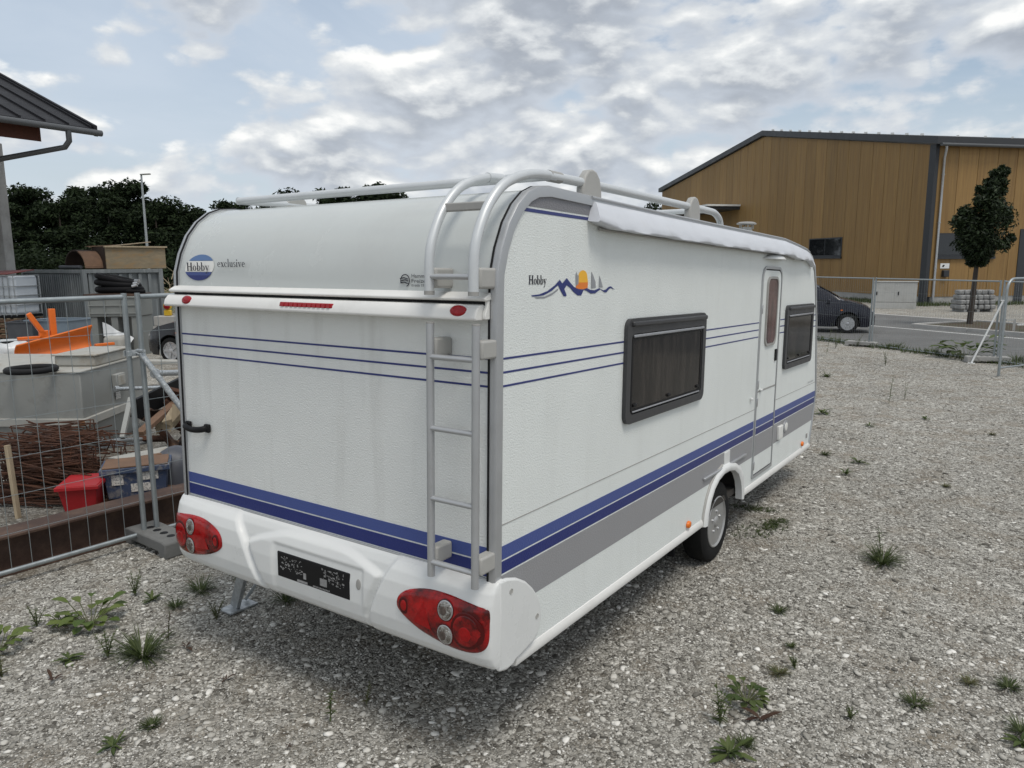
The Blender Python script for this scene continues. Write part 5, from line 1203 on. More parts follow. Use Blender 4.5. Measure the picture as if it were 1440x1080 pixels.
# ------------------------------------------------------------------ cars
M('car_blue', (.008, .009, .018), .25, .0, var=.05, spec=.35, coat=.25); M('car_grey', (.018, .019, .022), .25, .0, var=.05, spec=.35, coat=.25)
M('car_glass', (.010, .012, .013), .05, var=.05, spec=.4); M('headlamp', (.62, .64, .66), .1, .3, var=.2, vs_=30, coat=.9); M('alloy', (.52, .53, .54), .3, .6, var=.1)
M('arch_dark', (.008, .008, .008), .9)
def car(name, label, loc, rotz, paint, spokes, tall=1.0):
    t = thing(name, label, 'car', loc, rotz); wx = (1.22, -1.28); wr = .315
    kx = [-2.02, -1.98, -1.85, -1.55, -1.1, -.3, .25, .62, 1.0, 1.25, 1.6, 1.82, 1.97, 2.03]
    kt = [.62, .88, 1.05, 1.36, 1.46, 1.50, 1.45, 1.27, 1.05, .99, .90, .80, .66, .55]; kt = [k * tall for k in kt]
    kw = [.70, .76, .80, .83, .85, .855, .855, .85, .845, .84, .82, .76, .66, .56]
    xs = sorted(set(list(np.linspace(-2.02, 2.03, 60)) + [c + d for c in wx for d in np.linspace(-.375, .375, 21)])); m = len(xs); V = []; ns = 17
    ktf = lambda x: float(np.interp(x, kx, kt)); kwf = lambda x: float(np.interp(x, kx, kw))
    def sec(x):
        top = ktf(x); w = kwf(x); zb = .20 if abs(x) < 1.85 else .26
        for c in wx:
            dx = x - c
            if abs(dx) < .372: zb = max(zb, .30 + math.sqrt(.372 ** 2 - dx ** 2))
        belt = min(.93 * tall, top - .06); cab = max(0, top - belt - .08); wt = w - .42 * cab
        P = [(w * .95, zb), (w, max(zb, .36) + .01), (w * 1.01, max(zb + .02, .55)), (w * .99, max(zb + .03, belt - .12)), (w * .955, max(zb + .04, belt)), ((w * .955 + wt * .95) / 2, (belt + top) / 2), (wt * .93, top - .05), (wt * .72, top - .008), (wt * .0, top + .012)]
        return P, wt
    for x in xs:
        P, _ = sec(x); R = [(x, a, z) for a, z in P] + [(x, -a, z) for a, z in reversed(P[:-1])]; V += R
    F = []
    for i in range(m - 1):
        for k in range(ns - 1): F.append((i * ns + k, i * ns + k + 1, (i + 1) * ns + k + 1, (i + 1) * ns + k))
    F += [tuple(range(ns)), tuple((m - 1) * ns + k for k in reversed(range(ns)))]
    MB().add(V, F).build('body', paint, t, smooth=38)
    MB().box((0, 0, .26), (3.5, 1.05, .14)).build('underbody', 'arch_dark', t)
    for c in wx: MB().box((c, 0, .50), (.66, 1.30, .46)).build('wheel_well', 'arch_dark', t)
    def sidept(x, f, s, off=.006):
        P, _ = sec(x); a = Vector((P[4][0], P[4][1])); b = Vector((P[6][0], P[6][1])); q = a.lerp(b, f); return (x, s * (q.x + off), q.y)
    for s in (-1, 1):
        for x0, x1, lo in ((-1.42, -.48, .12), (-.42, .52, .08)):
            n = 8; A = [sidept(x0 + (x1 - x0) * i / n, lo, s) for i in range(n + 1)]; Bq = [sidept(x0 + (x1 - x0) * i / n, .86, s) for i in range(n + 1)]
            MB().add(A + Bq, [(i, i + 1, n + 2 + i, n + 1 + i) for i in range(n)]).build('side_window', 'car_glass', t, smooth=60)
        q = sidept(.62, .0, s, .05); MB().box((q[0], q[1] + s * .06, q[2] + .05), (.10, .18, .12)).build('mirror', paint, t, bevel=.03, seg=3)
        MB().box((1.83, s * .56, .68), (.30, .26, .12), Matrix.Rotation(-s * .55, 3, 'Z') @ Matrix.Rotation(.35, 3, 'Y')).build('headlight', 'headlamp', t, bevel=.04, seg=3)
        MB().box((-1.93, s * .66, .86), (.12, .16, .22)).build('tail_light', 'reflector', t, bevel=.03)
        for x in (-.45, .62): MB().tube([sidept(x, 0, s, .003), (x, s * (kwf(x) * 1.012), .56), (x, s * (kwf(x) * .985 + .01), .27)], .004, 4).build('door_gap', 'arch_dark', t)
        MB().box((.08, s * .862, .80), (.16, .03, .03)).build('door_handle', paint, t, bevel=.01); MB().box((1.02, s * .855, .74), (.06, .012, .035)).build('indicator', 'amber', t)
    for nm, x0, x1 in (('windscreen', .34, .94), ('rear_window', -1.86, -1.5)):
        n = 6; A = []; Bq = []
        for i in range(n + 1):
            x = x0 + (x1 - x0) * i / n; P, wt = sec(x); A.append((x, wt * .80, P[7][1] + .012)); Bq.append((x, -wt * .80, P[7][1] + .012))
        MB().add(A + [(p[0], 0, p[2] + .016) for p in A] + Bq, [(i, i + 1, n + 2 + i, n + 1 + i) for i in range(n)] + [(n + 1 + i, n + 2 + i, 2 * n + 3 + i, 2 * n + 2 + i) for i in range(n)]).build(nm, 'car_glass', t, smooth=60)
    MB().box((1.98, 0, .36), (.10, 1.0, .16)).build('grille', 'black_plastic', t, bevel=.02)
    for c in wx:
        for s in (-1, 1):
            w = bpy.data.objects.new('wheel', None); COL.objects.link(w); w.parent = t; o = (c, s * .835, wr)
            MB().lathe([(.20, -.19), (.30, -.185), (.315, -.15), (.315, -.04), (.30, -.005), (.25, .008), (.215, .0), (.21, -.03)], o, (0, s, 0), 32).build('tyre', 'tyre', w, smooth=40)
            MB().lathe([(.212, -.025), (.218, .004), (.205, .006), (.195, -.03), (.0, -.04)], o, (0, s, 0), 28).build('rim', 'arch_dark', w, smooth=40)
            mb = MB(); mb.lathe([(.05, -.03), (.05, .006), (.03, .012), (0, .012)], o, (0, s, 0), 14)
            for k in range(spokes):
                a = 2 * math.pi * k / spokes; d1 = Vector((math.cos(a), 0, math.sin(a))); oo = Vector(o) + Vector((0, s * -.004, 0)); mb.bar(oo + d1 * .035, oo + d1 * .205, .040 if spokes > 8 else .05, .018, (0, 1, 0))
            mb.lathe([(.192, -.03), (.192, .004), (.212, .006), (.214, -.02)], o, (0, s, 0), 28); mb.build('hub_cap', 'alloy', w, smooth=40)
    return t
# dark blue hatchback on the road: front right wheel at pixel (1191,469)
fw = G(1191, 469); cd = Vector((.97, .24, 0)).normalized(); cn = Vector((cd.y, -cd.x, 0)); rz = math.atan2(cd.y, cd.x)
cpos = fw - cd * 1.22 - Vector((math.cos(rz + math.pi / 2), math.sin(rz + math.pi / 2), 0)) * -.835; cpos.z = .004
car('parked_hatchback', 'dark blue hatchback on the road behind the mesh fence', cpos, rz, 'car_blue', 15, 1.06)
cd2 = Vector((-.94, -.34, 0)).normalized(); rz2 = math.atan2(cd2.y, cd2.x); fw2 = G(242, 512); left = Vector((math.cos(rz2 + math.pi / 2), math.sin(rz2 + math.pi / 2), 0))
cp2 = fw2 - cd2 * 1.22 - left * .835; cp2.z = 0
car('parked_car', 'dark grey car parked in the storage yard behind the fence', cp2, rz2, 'car_grey', 5, 1.0)

# ------------------------------------------------------------------ storage yard
M('rust_beam', (.060, .034, .025), .75, var=.25, vs_=5, bump=.4, bs=60, col2=(.10, .062, .045), c2s=2.5, c2lo=.45, c2hi=.65)
M('rebar', (.085, .036, .02), .85, var=.35, vs_=12, col2=(.045, .022, .015), c2s=6, c2lo=.45, c2hi=.6)
M('tank_grey', (.30, .305, .29), .6, var=.10, vs_=2, col2=(.19, .185, .165), c2s=1.8, c2lo=.52, c2hi=.75, bump=.15, bs=30)
M('tank_pale', (.37, .365, .335), .65, var=.2, vs_=3, col2=(.20, .16, .11), c2s=3, c2lo=.52, c2hi=.75)
M('rust_spot', (.16, .075, .03), .9, var=.4, vs_=14)
M('red_plastic', (.36, .016, .020), .45, var=.12, vs_=5); M('blue_plastic', (.045, .065, .12), .55, var=.25, vs_=6, col2=(.16, .16, .17), c2s=12, c2lo=.52, c2hi=.62)
M('blue_bin', (.20, .25, .30), .5, var=.12, vs_=3); M('dark_bin', (.07, .075, .085), .6, var=.2, vs_=4)
M('orange_paint', (.70, .155, .02), .45, var=.10, vs_=4, col2=(.30, .09, .03), c2s=6, c2lo=.62, c2hi=.75)
M('container_grey', (.16, .175, .18), .55, .2, var=.18, vs_=1.5, stretch=(3, 3, .4), col2=(.25, .265, .27), c2s=1.2, c2lo=.5, c2hi=.7)
M('ply', (.235, .19, .125), .8, var=.25, vs_=4, stretch=(1, 1, 3), col2=(.24, .14, .055), c2s=2, c2lo=.5, c2hi=.7); M('ply_dark', (.035, .022, .016), .8, var=.3)
M('timber', (.35, .285, .195), .8, var=.25, vs_=6, stretch=(3, 3, .5)); M('timber_brown', (.16, .095, .06), .8, var=.3, vs_=5)
M('hose_black', (.007, .007, .008), .6, var=.2, spec=.12); M('ibc_white', (.52, .56, .60), .35, var=.06, vs_=2); M('film_white', (.62, .64, .65), .3, var=.12, vs_=5, bump=.9, bs=7)
M('yellow_paint', (.62, .40, .03), .5, var=.1); M('tarp_dark', (.075, .08, .095), .5, var=.2, vs_=3, bump=.8, bs=6); M('label_paper', (.6, .58, .54), .7, var=.3, vs_=40, col2=(.25, .25, .25), c2s=60, c2lo=.5, c2hi=.55)
M('rubble', (.26, .25, .23), .9, var=.35, vs_=6, bump=.8, bs=20)
RV = Vector((RGT.x, RGT.y, 0)).normalized(); FV = Vector((-RV.y, RV.x, 0))            # right / away on the ground plane
R0 = Matrix((RV, FV, Vector((0, 0, 1)))).transposed()
def rotm(deg): return Matrix.Rotation(RAD(deg), 3, 'Z') @ R0

# rusty H-beam lying behind the fence
def hbeam():
    p = G(0, 826) + Vector((-.16, .0, 0)); d = ld; a = p - d * 1.8; b = p + d * 5.6; h = .31; w = .27; n = Vector((-d.y, d.x, 0)); a = a + n * .15; b = b + n * .15
    t = thing('steel_beam', 'long rusty brown steel beam lying on the ground behind the fence', 'steel beam', (a.x, a.y, 0)); L_ = (b - a)
    O = Vector((0, 0, 0))
    MB().bar(O + Vector((0, 0, .011)), L_ + Vector((0, 0, .011)), w, .022).build('bottom_flange', 'rust_beam', t, bevel=.004); MB().bar(Vector((0, 0, h - .011)), L_ + Vector((0, 0, h - .011)), w, .022).build('top_flange', 'rust_beam', t, bevel=.004)
    MB().bar(Vector((0, 0, h / 2)), L_ + Vector((0, 0, h / 2)), .014, h - .046).build('web', 'rust_beam', t)
hbeam()
# leaning batten
def batten():
    p = G(26, 729); q = D(10, 626, (p - CAMP).dot(FWD) - .05); t = thing('timber_batten', 'pale timber batten leaning against the rusty rebar heap', 'batten', (p.x, p.y, 0)); MB().bar(Vector((0, 0, 0)), q - Vector((p.x, p.y, 0)), .055, .03, tuple(RV)).build('batten', 'timber', t, bevel=.003)
batten()
def rebar_pile():
    rg = random.Random(7); c = G(58, 712); mb = MB()
    for i in range(290):
        z = .03 + .62 * (rg.random() ** 1.3); k = 1 - z / .85; along = RV * .96 + FV * rg.uniform(-.3, .3); along.normalize()
        m = c + FV * (rg.uniform(-.05, .95)) + RV * rg.uniform(-.35, .10) + Vector((0, 0, z)); L_ = rg.uniform(.7, 1.3) * (.55 + .5 * k); tl = rg.uniform(-.16, .16)
        a = m - along * L_ / 2 - Vector((0, 0, tl * .5)); b = m + along * L_ / 2 + Vector((0, 0, tl * .5)); a.z = max(a.z, .015); b.z = max(b.z, .015)
        P = [a, a.lerp(b, .5) + Vector((0, 0, rg.uniform(-.02, .03))), b]
        if rg.random() < .4:
            e = b + Vector((rg.uniform(-.05, .05), rg.uniform(-.05, .05), -rg.uniform(.08, .22))); e.z = max(.015, e.z); P.append(e)
        if rg.random() < .3: s = a + Vector((0, 0, -.15)) + along * .03; s.z = max(.015, s.z); P = [s] + P
        mb.tube(P, rg.choice((.006, .007, .008)), 5)
    o = mb.build('rebar_heap', 'rebar', loc=(c.x, c.y, 0), fix=False); tag(o, 'tangled heap of rusty reinforcing bars behind the fence', 'rebar heap', kind='stuff')
    # two bent stirrups standing proud
    t = thing('rebar_stirrup', 'bent rusty stirrup bar lying on top of the rebar heap', 'rebar', (c.x, c.y, .45))
    B_ = FV * .3
    MB().tube([B_ + RV * -.30 + Vector((0, 0, .02)), B_ + RV * -.30 + Vector((0, 0, .22)), B_ + RV * -.26 + Vector((0, 0, .25)), B_ + RV * .15 + Vector((0, 0, .08)), B_ + RV * .50 + Vector((0, 0, .24)), B_ + RV * .56 + Vector((0, 0, .20)), B_ + RV * .60 + Vector((0, 0, .02))], .009, 6).build('bar', 'rebar', t)
rebar_pile()
def tub(p, w, d, h, mat, name, label, cat, rot=0, taper=.8, lip=.03):
    t = thing(name, label, cat, p); R3 = rotm(rot)
    def ringpts(k, z, g=0): return [R3 @ Vector((x * (w / 2 * k - g), y * (d / 2 * k - g), z)) for x, y in ((-1, -1), (1, -1), (1, 1), (-1, 1))]
    V = ringpts(taper, 0) + ringpts(1, h) + ringpts(1, h, .015) + ringpts(taper, .02, .015)
    F = [(3, 2, 1, 0), (12, 13, 14, 15)]
    for a in (0, 4, 8): F += [(a + i, a + (i + 1) % 4, a + 4 + (i + 1) % 4, a + 4 + i) for i in range(4)]
    MB().add(V, F).build('tub', mat, t, bevel=.008)
    V = ringpts(1, h - lip, -lip * .6) + ringpts(1, h + .004, -lip * .6) + ringpts(1, h + .004, -.001) + ringpts(1, h - lip, -.001); F = []
    for a in (0, 4, 8): F += [(a + i, a + (i + 1) % 4, a + 4 + (i + 1) % 4, a + 4 + i) for i in range(4)]
    F += [(12 + i, 12 + (i + 1) % 4, (i + 1) % 4, i) for i in range(4)]; MB().add(V, F).build('rim', mat, t, bevel=.004)
    return t
p = G(122, 722); tr = tub((p.x, p.y, 0), .33, .42, .32, 'red_plastic', 'red_tub', 'red plastic tub standing beside the rebar heap', 'tub', 14, .72)
MB().box(rotm(14) @ Vector((0, 0, .325)), (.34, .43, .012), rotm(14)).build('lid', 'red_plastic', tr, bevel=.004)
# timber the blue box stands on
p = G(182, 716) + FV * .16
t = thing('timber_skid', 'brown timber skid under the blue storage box', 'timber', (p.x, p.y, 0))
for k in (-.28, 0, .28): MB().box(rotm(20) @ Vector((.2, k * .8, .05)), (1.2, .14, .10), rotm(20)).build('beam', 'timber_brown', t, bevel=.008)
pb = p + FV * .05; tb = tub((pb.x, pb.y, .102), .56, .36, .30, 'blue_plastic', 'storage_box', 'dirty blue plastic storage box with peeling labels behind the fence', 'storage box', 22, .9, .045)
MB().box(rotm(22) @ Vector((0, 0, .312)), (.57, .37, .015), rotm(22)).build('lid', 'timber_brown', tb, bevel=.004)
for a, b_, w, h in ((-.16, .19, .10, .10), (.11, .21, .17, .08), (.05, .10, .20, .08)): MB().box(rotm(22) @ Vector((a, -.184 + .02 * (1 - b_ / .30), b_)), (w, .004, h), rotm(22)).build('paper_label', 'label_paper', tb)
def tarp():
    p = G(246, 705) + FV * .5; t = thing('tarp_bundle', 'dark blue-grey tarpaulin bundle beside the blue storage box', 'tarpaulin', (p.x, p.y, .0))
    def fn(u, v):
        a = v * math.pi; x = (u - .5) * 1.0; r = .30 * (1 - abs(2 * u - 1) ** 4 * .4) + .025 * math.sin(u * 17 + v * 5) + .02 * math.sin(v * 11 + u * 3); return RV * x + FV * (math.cos(a) * r * 1.1) + Vector((0, 0, .01 + math.sin(a) * r * 1.35))
    MB().grid(fn, 26, 18).build('cover', 'tarp_dark', t, smooth=60)
tarp()
# grey steel tank with a band, lid box and rubber ring
def tank():
    zt = 1.05; A_ = G(112, 525, zt); L_ = G(0, 525, zt); Rr = G(185, 505, zt); e1 = (L_ - A_).normalized(); e2 = (Rr - A_).normalized(); A0 = Vector((A_.x, A_.y, 0)); W1 = 2.4; W2 = 1.75
    t = thing('steel_tank', 'large weathered grey steel tank with a pale welded band behind the fence', 'tank', A0)
    def ring(z, g): return [e1 * (g - .0) * 0 + (e1 + e2) * g + Vector((0, 0, z)), e1 * (W1 - g) + e2 * g + Vector((0, 0, z)), e1 * (W1 - g) + e2 * (W2 - g) + Vector((0, 0, z)), e1 * g + e2 * (W2 - g) + Vector((0, 0, z))]
    V = ring(0, .16) + ring(.40, .02) + ring(zt, .0); F = [(0, 1, 2, 3), (8, 9, 10, 11)]
    for a in (0, 4): F += [(a + i, a + (i + 1) % 4, a + 4 + (i + 1) % 4, a + 4 + i) for i in range(4)]
    MB().add(V, F).build('shell', 'tank_grey', t, bevel=.012)
    V = ring(.40, -.03) + ring(.50, -.03) + ring(.50, .015) + ring(.40, .015); F = []
    for a in (0, 4, 8): F += [(a + i, a + (i + 1) % 4, a + 4 + (i + 1) % 4, a + 4 + i) for i in range(4)]
    F += [(12 + i, 12 + (i + 1) % 4, (i + 1) % 4, i) for i in range(4)]
    MB().add(V, F).build('band', 'tank_pale', t, bevel=.008)
    MB().prism([q + Vector((0, 0, .001)) for q in ring(zt, -.012)], (0, 0, .02)).build('deck', 'tank_pale', t, bevel=.004)
    q = e2 * .85 - e1 * .035 + Vector((0, 0, .84)); Rm = Matrix((e2, e1, Vector((0, 0, 1)))).transposed(); jb = MB().box(q, (.24, .07, .17), Rm).build('junction_box', 'tank_grey', t, bevel=.01); MB().box(q - e1 * .037 + e2 * .01, (.18, .012, .13), Rm).build('cover', 'tank_pale', jb, bevel=.004)
    MB().box(e2 * .86 - e1 * .004 + Vector((0, 0, .64)), (.12, .004, .11), Rm).build('sticker', 'label_paper', t)
    MB().box(e1 * .02 + e2 * .0 + Vector((0, 0, .45)), (.10, .09, .06), Rm).build('weld_patch', 'rust_spot', t, bevel=.02)
    # on top: pale steel lid box and black rubber ring (things of their own)
    c = A0 + e1 * .25 + e2 * .95 + Vector((0, 0, zt + .022)); lb = thing('lid_box', 'pale grey steel lid box lying on the tank', 'lid box', c)
    MB().prism([Rm @ Vector(k) for k in ((-.52, -.22, 0), (.40, -.22, 0), (.40, .3, 0), (-.52, .3, 0))], (0, 0, .13)).build('body', 'tank_pale', lb, bevel=.02); MB().box(Rm @ Vector((-.06, .04, .14)), (.96, .56, .02), Rm).build('cover', 'tank_pale', lb, bevel=.006); MB().tube([Rm @ Vector((.41, -.1, .07)), Rm @ Vector((.44, -.1, .07))], .02, 8).build('knob', 'black_plastic', lb)
    c = G(44, 519, zt + .06); rr_ = thing('rubber_ring', 'black rubber ring lying on the grey tank', 'rubber ring', (c.x, c.y, zt + .022)); MB().tube([Vector((math.cos(a) * .25, math.sin(a) * .25, .035)) for a in np.linspace(0, 2 * math.pi, 29)[:-1]], .035, 8, closed=True).build('ring', 'rubber', rr_, smooth=60)
tank()
# props and odds and ends between the tank and the caravan
def prop(p, q, r, label):
    p = Vector(p); q = Vector(q); t = thing('scaffold_tube', label, 'scaffold tube', (p.x, p.y, 0)); o = Vector((p.x, p.y, 0)); MB().tube([p - o, q - o], r, 8).build('tube', 'galv_rough', t, smooth=50)
    MB().lathe([(r * 1.5, -.02), (r * 1.5, .03)], p - o, (q - p), 10).build('collar', 'galv', t)
prop(D(163, 547, 9.4), D(225, 545, 9.9), .026, 'galvanised tube with clamps at the upper edge of the tank'); prop(D(142, 621, 8.3), D(222, 616, 9.1), .024, 'galvanised tube lying above the rebar heap'); prop(D(120, 632, 8.2), D(205, 622, 8.9), .022, 'thin galvanised tube lying just under the other tube')
prop(D(218, 525, 11.5), D(254, 524, 12.2), .05, 'pale thick pipe behind the fence brace')
def plank(a, b, w, h, mat, label, name='plank', cat='plank', up=(0, 0, 1)):
    a = Vector(a); b = Vector(b); o = Vector((a.x, a.y, 0)); t = thing(name, label, cat, o); MB().bar(a - o, b - o, w, h, up).build('board', mat, t, bevel=.004)
plank(D(193, 575, 8.7), D(262, 540, 9.6), .05, .24, 'black_plastic', 'black sheet-metal channel sloping up behind the fence posts', 'metal_channel', 'channel', (0, 0, 1)); plank(D(172, 616, 8.2), D(184, 560, 8.5), .05, .05, 'tank_grey', 'grey steel strut standing against the tank', 'steel_strut', 'strut')
plank(D(196, 610, 8.3), D(254, 560, 9.2), .10, .05, 'timber_brown', 'weathered plank propped up behind the fence brace'); plank(D(170, 648, 7.6), D(250, 632, 8.3), .35, .04, 'tank_pale', 'pale board lying behind the blue storage box'); plank(D(190, 645, 7.5), D(258, 634, 7.9), .06, .03, 'timber_brown', 'thin brown lath lying on the pale board', 'lath', 'lath')
def scrap():
    c = G(242, 650) + FV * .25; t = thing('scrap_pile', 'pile of rusty brown scrap and torn cardboard behind the fence brace', 'scrap pile', (c.x, c.y, 0)); rg = random.Random(5)
    for i in range(16):
        R3 = Matrix.Rotation(rg.uniform(-1, 1), 3, 'X') @ Matrix.Rotation(rg.uniform(-1, 1), 3, 'Y') @ Matrix.Rotation(rg.uniform(0, 3), 3, 'Z'); MB().box(RV * rg.uniform(-.35, .35) + FV * rg.uniform(-.25, .3) + Vector((0, 0, .10 + .75 * rg.random() ** 1.2)), (rg.uniform(.15, .45), rg.uniform(.1, .3), rg.uniform(.01, .08)), R3).build('scrap_piece', rg.choice(('rust_beam', 'timber_brown', 'rebar', 'ply_dark')), t, bevel=.006)
    for i in range(4):
        R3 = Matrix.Rotation(rg.uniform(-1, 1), 3, 'X') @ Matrix.Rotation(rg.uniform(0, 3), 3, 'Z'); MB().add([R3 @ Vector(k) + RV * (-.1 + .08 * i) + FV * -.3 + Vector((0, 0, .45 + .05 * i)) for k in ((-.1, 0, -.08), (.08, .02, -.1), (.12, -.03, .06), (-.02, .04, .12))], [(0, 1, 2, 3)]).build('cardboard', 'timber', t)
scrap()
# low wall of boards behind the tank
plank(D(150, 508, 13.5), D(255, 509, 14.5), .5, .06, 'tank_pale', 'pale weathered board lying in front of the dark grey car'); plank(D(-20, 507, 13.2), D(58, 503, 13.6), .4, .06, 'tank_pale', 'pale board in front of the orange plough blade')
# orange snow plough
def plough():
    a = D(16, 502, 15.4); b = D(138, 486, 16.6); z0 = .34; a.z = b.z = 0; ax = (b - a).normalized(); L_ = (b - a).length * .86; nrm = Vector((ax.y, -ax.x, 0)); o = Vector((a.x, a.y, 0)); t = thing('snow_plough', 'orange snow plough blade with upright lifting frame in the yard', 'snow plough', o)
    n = 12; V = []; 
    for i in range(n + 1):
        for j in range(9):
            f = j / 8; an = -.75 + f * 1.75; x = i / n * L_; V.append(ax * x + nrm * (.55 - .42 * math.cos(an) + .1) * 1.0 + Vector((0, 0, z0 + .05 + .62 * f * (.55 + .35 * i / n) + .10 * i / n)))
    F = [(i * 9 + j, (i + 1) * 9 + j, (i + 1) * 9 + j + 1, i * 9 + j + 1) for i in range(n) for j in range(8)]
    bl = MB().add(V, F).build('blade', 'orange_paint', t, smooth=60); md = bl.modifiers.new('solid', 'SOLIDIFY'); md.thickness = .03
    c = ax * (L_ * .55)
    def bar(u0, z0_, u1, z1_, w=.10, k=-.1): MB().bar(c + ax * u0 + nrm * k + Vector((0, 0, z0_)), c + ax * u1 + nrm * k + Vector((0, 0, z1_)), w, .10, tuple(nrm)).build('lifting_arm', 'orange_paint', t, bevel=.01)
    bar(.05, .35, .06, 1.40, .12); bar(-.12, .85, -.38, 1.32, .10); bar(-.62, .80, .1, .80, .08); bar(-.12, .3, -.12, .95, .20); bar(.25, .3, .25, .8, .14); bar(.1, .72, .95, .42, .04); bar(.85, .55, 1.25, .56, .06)
    for x in (.2, L_ - .3): MB().box(ax * x + nrm * .1 + Vector((0, 0, .06)), (.3, .3, .12)).build('skid', 'dark_bin', t)
plough()
# tote tank on pallets
def ibc():
    p = D(20, 480, 21.6); p.z = 0; t = thing('pallet_stack', 'stack of wooden pallets under the caged tote tank', 'pallets', p); R3 = rotm(-6)
    for k in range(6):
        for y in (-.42, 0, .42): MB().box(R3 @ Vector((0, y, .05 + k * .145)), (1.2, .12, .09), R3).build('bearer', 'timber_brown', t)
        for x in range(6): MB().box(R3 @ Vector((-.52 + x * .208, 0, .1075 + k * .145)), (.10, 1.0, .022), R3).build('slat', 'timber', t)
    zb = .87; q = thing('tote_tank', 'white plastic tote tank in a wire cage on pallets', 'tote tank', (p.x, p.y, zb)); h = 1.16
    MB().box(R3 @ Vector((0, 0, h / 2 + .03)), (1.14, .94, h - .06), R3).build('bottle', 'ibc_white', q, bevel=.09, seg=4)
    MB().box(R3 @ Vector((0, 0, .02)), (1.2, 1.0, .05), R3).build('base', 'black_plastic', q)
    for i in range(8):
        x = -.58 + i * .166
        for y in (-.49, .49): MB().bar(R3 @ Vector((x, y, .04)), R3 @ Vector((x, y, h)), .02, .02, (0, 1, 0)).build('cage_bar', 'galv', q)
    for z in (.08, .34, .60, .86, h):
        for y in (-.50, .50): MB().bar(R3 @ Vector((-.59, y, z)), R3 @ Vector((.59, y, z)), .02, .02).build('cage_bar', 'galv', q)
        for x in (-.59, .59): MB().bar(R3 @ Vector((x, -.5, z)), R3 @ Vector((x, .5, z)), .02, .02).build('cage_bar', 'galv', q)
    r = thing('red_sheet', 'faded red sheet lying on the tote tank', 'sheet', (p.x, p.y, zb + h)); M('faded_red', (.20, .055, .05), .7, var=.25, vs_=5); MB().prism([R3 @ Vector(k) for k in ((-1.0, -.45, .012), (.42, -.50, .03), (.50, .45, .14), (-1.0, .5, .10))], (0, 0, .02)).build('sheet', 'faded_red', r)
ibc()
p = D(85, 470, 20.5); p.z = 0; tub(p, 1.25, 1.0, .86, 'blue_bin', 'blue_bin', 'pale blue-grey bin behind the orange plough', 'bin', -8, .93); p = D(38, 470, 20.0); p.z = 0; tub(p, .62, .8, .85, 'dark_bin', 'dark_bin', 'dark grey bin between the wrapped bale and the blue-grey bin', 'bin', 10, .92)
def bale():
    p = D(10, 490, 17); p.z = 0; t = thing('wrapped_bale', 'bale wrapped in white film beside the dark bin', 'bale', p)
    def fn(u, v):
        a = u * 2 * math.pi; k = .5 + .06 * math.sin(5 * a + 3 * v) + .04 * math.sin(9 * a); r = k * (1 - abs(2 * v - 1) ** 5 * .35) if v > .05 else k * .9; return Vector((r * math.cos(a), r * math.sin(a), v * .62 + .03 * math.sin(4 * a)))
    mb = MB().grid(fn, 30, 10); mb.grid(lambda u, v: Vector((.325 * v * math.cos(u * 6.2832), .325 * v * math.sin(u * 6.2832), .64)), 30, 2); mb.build('film', 'film_white', t, smooth=70)
bale()
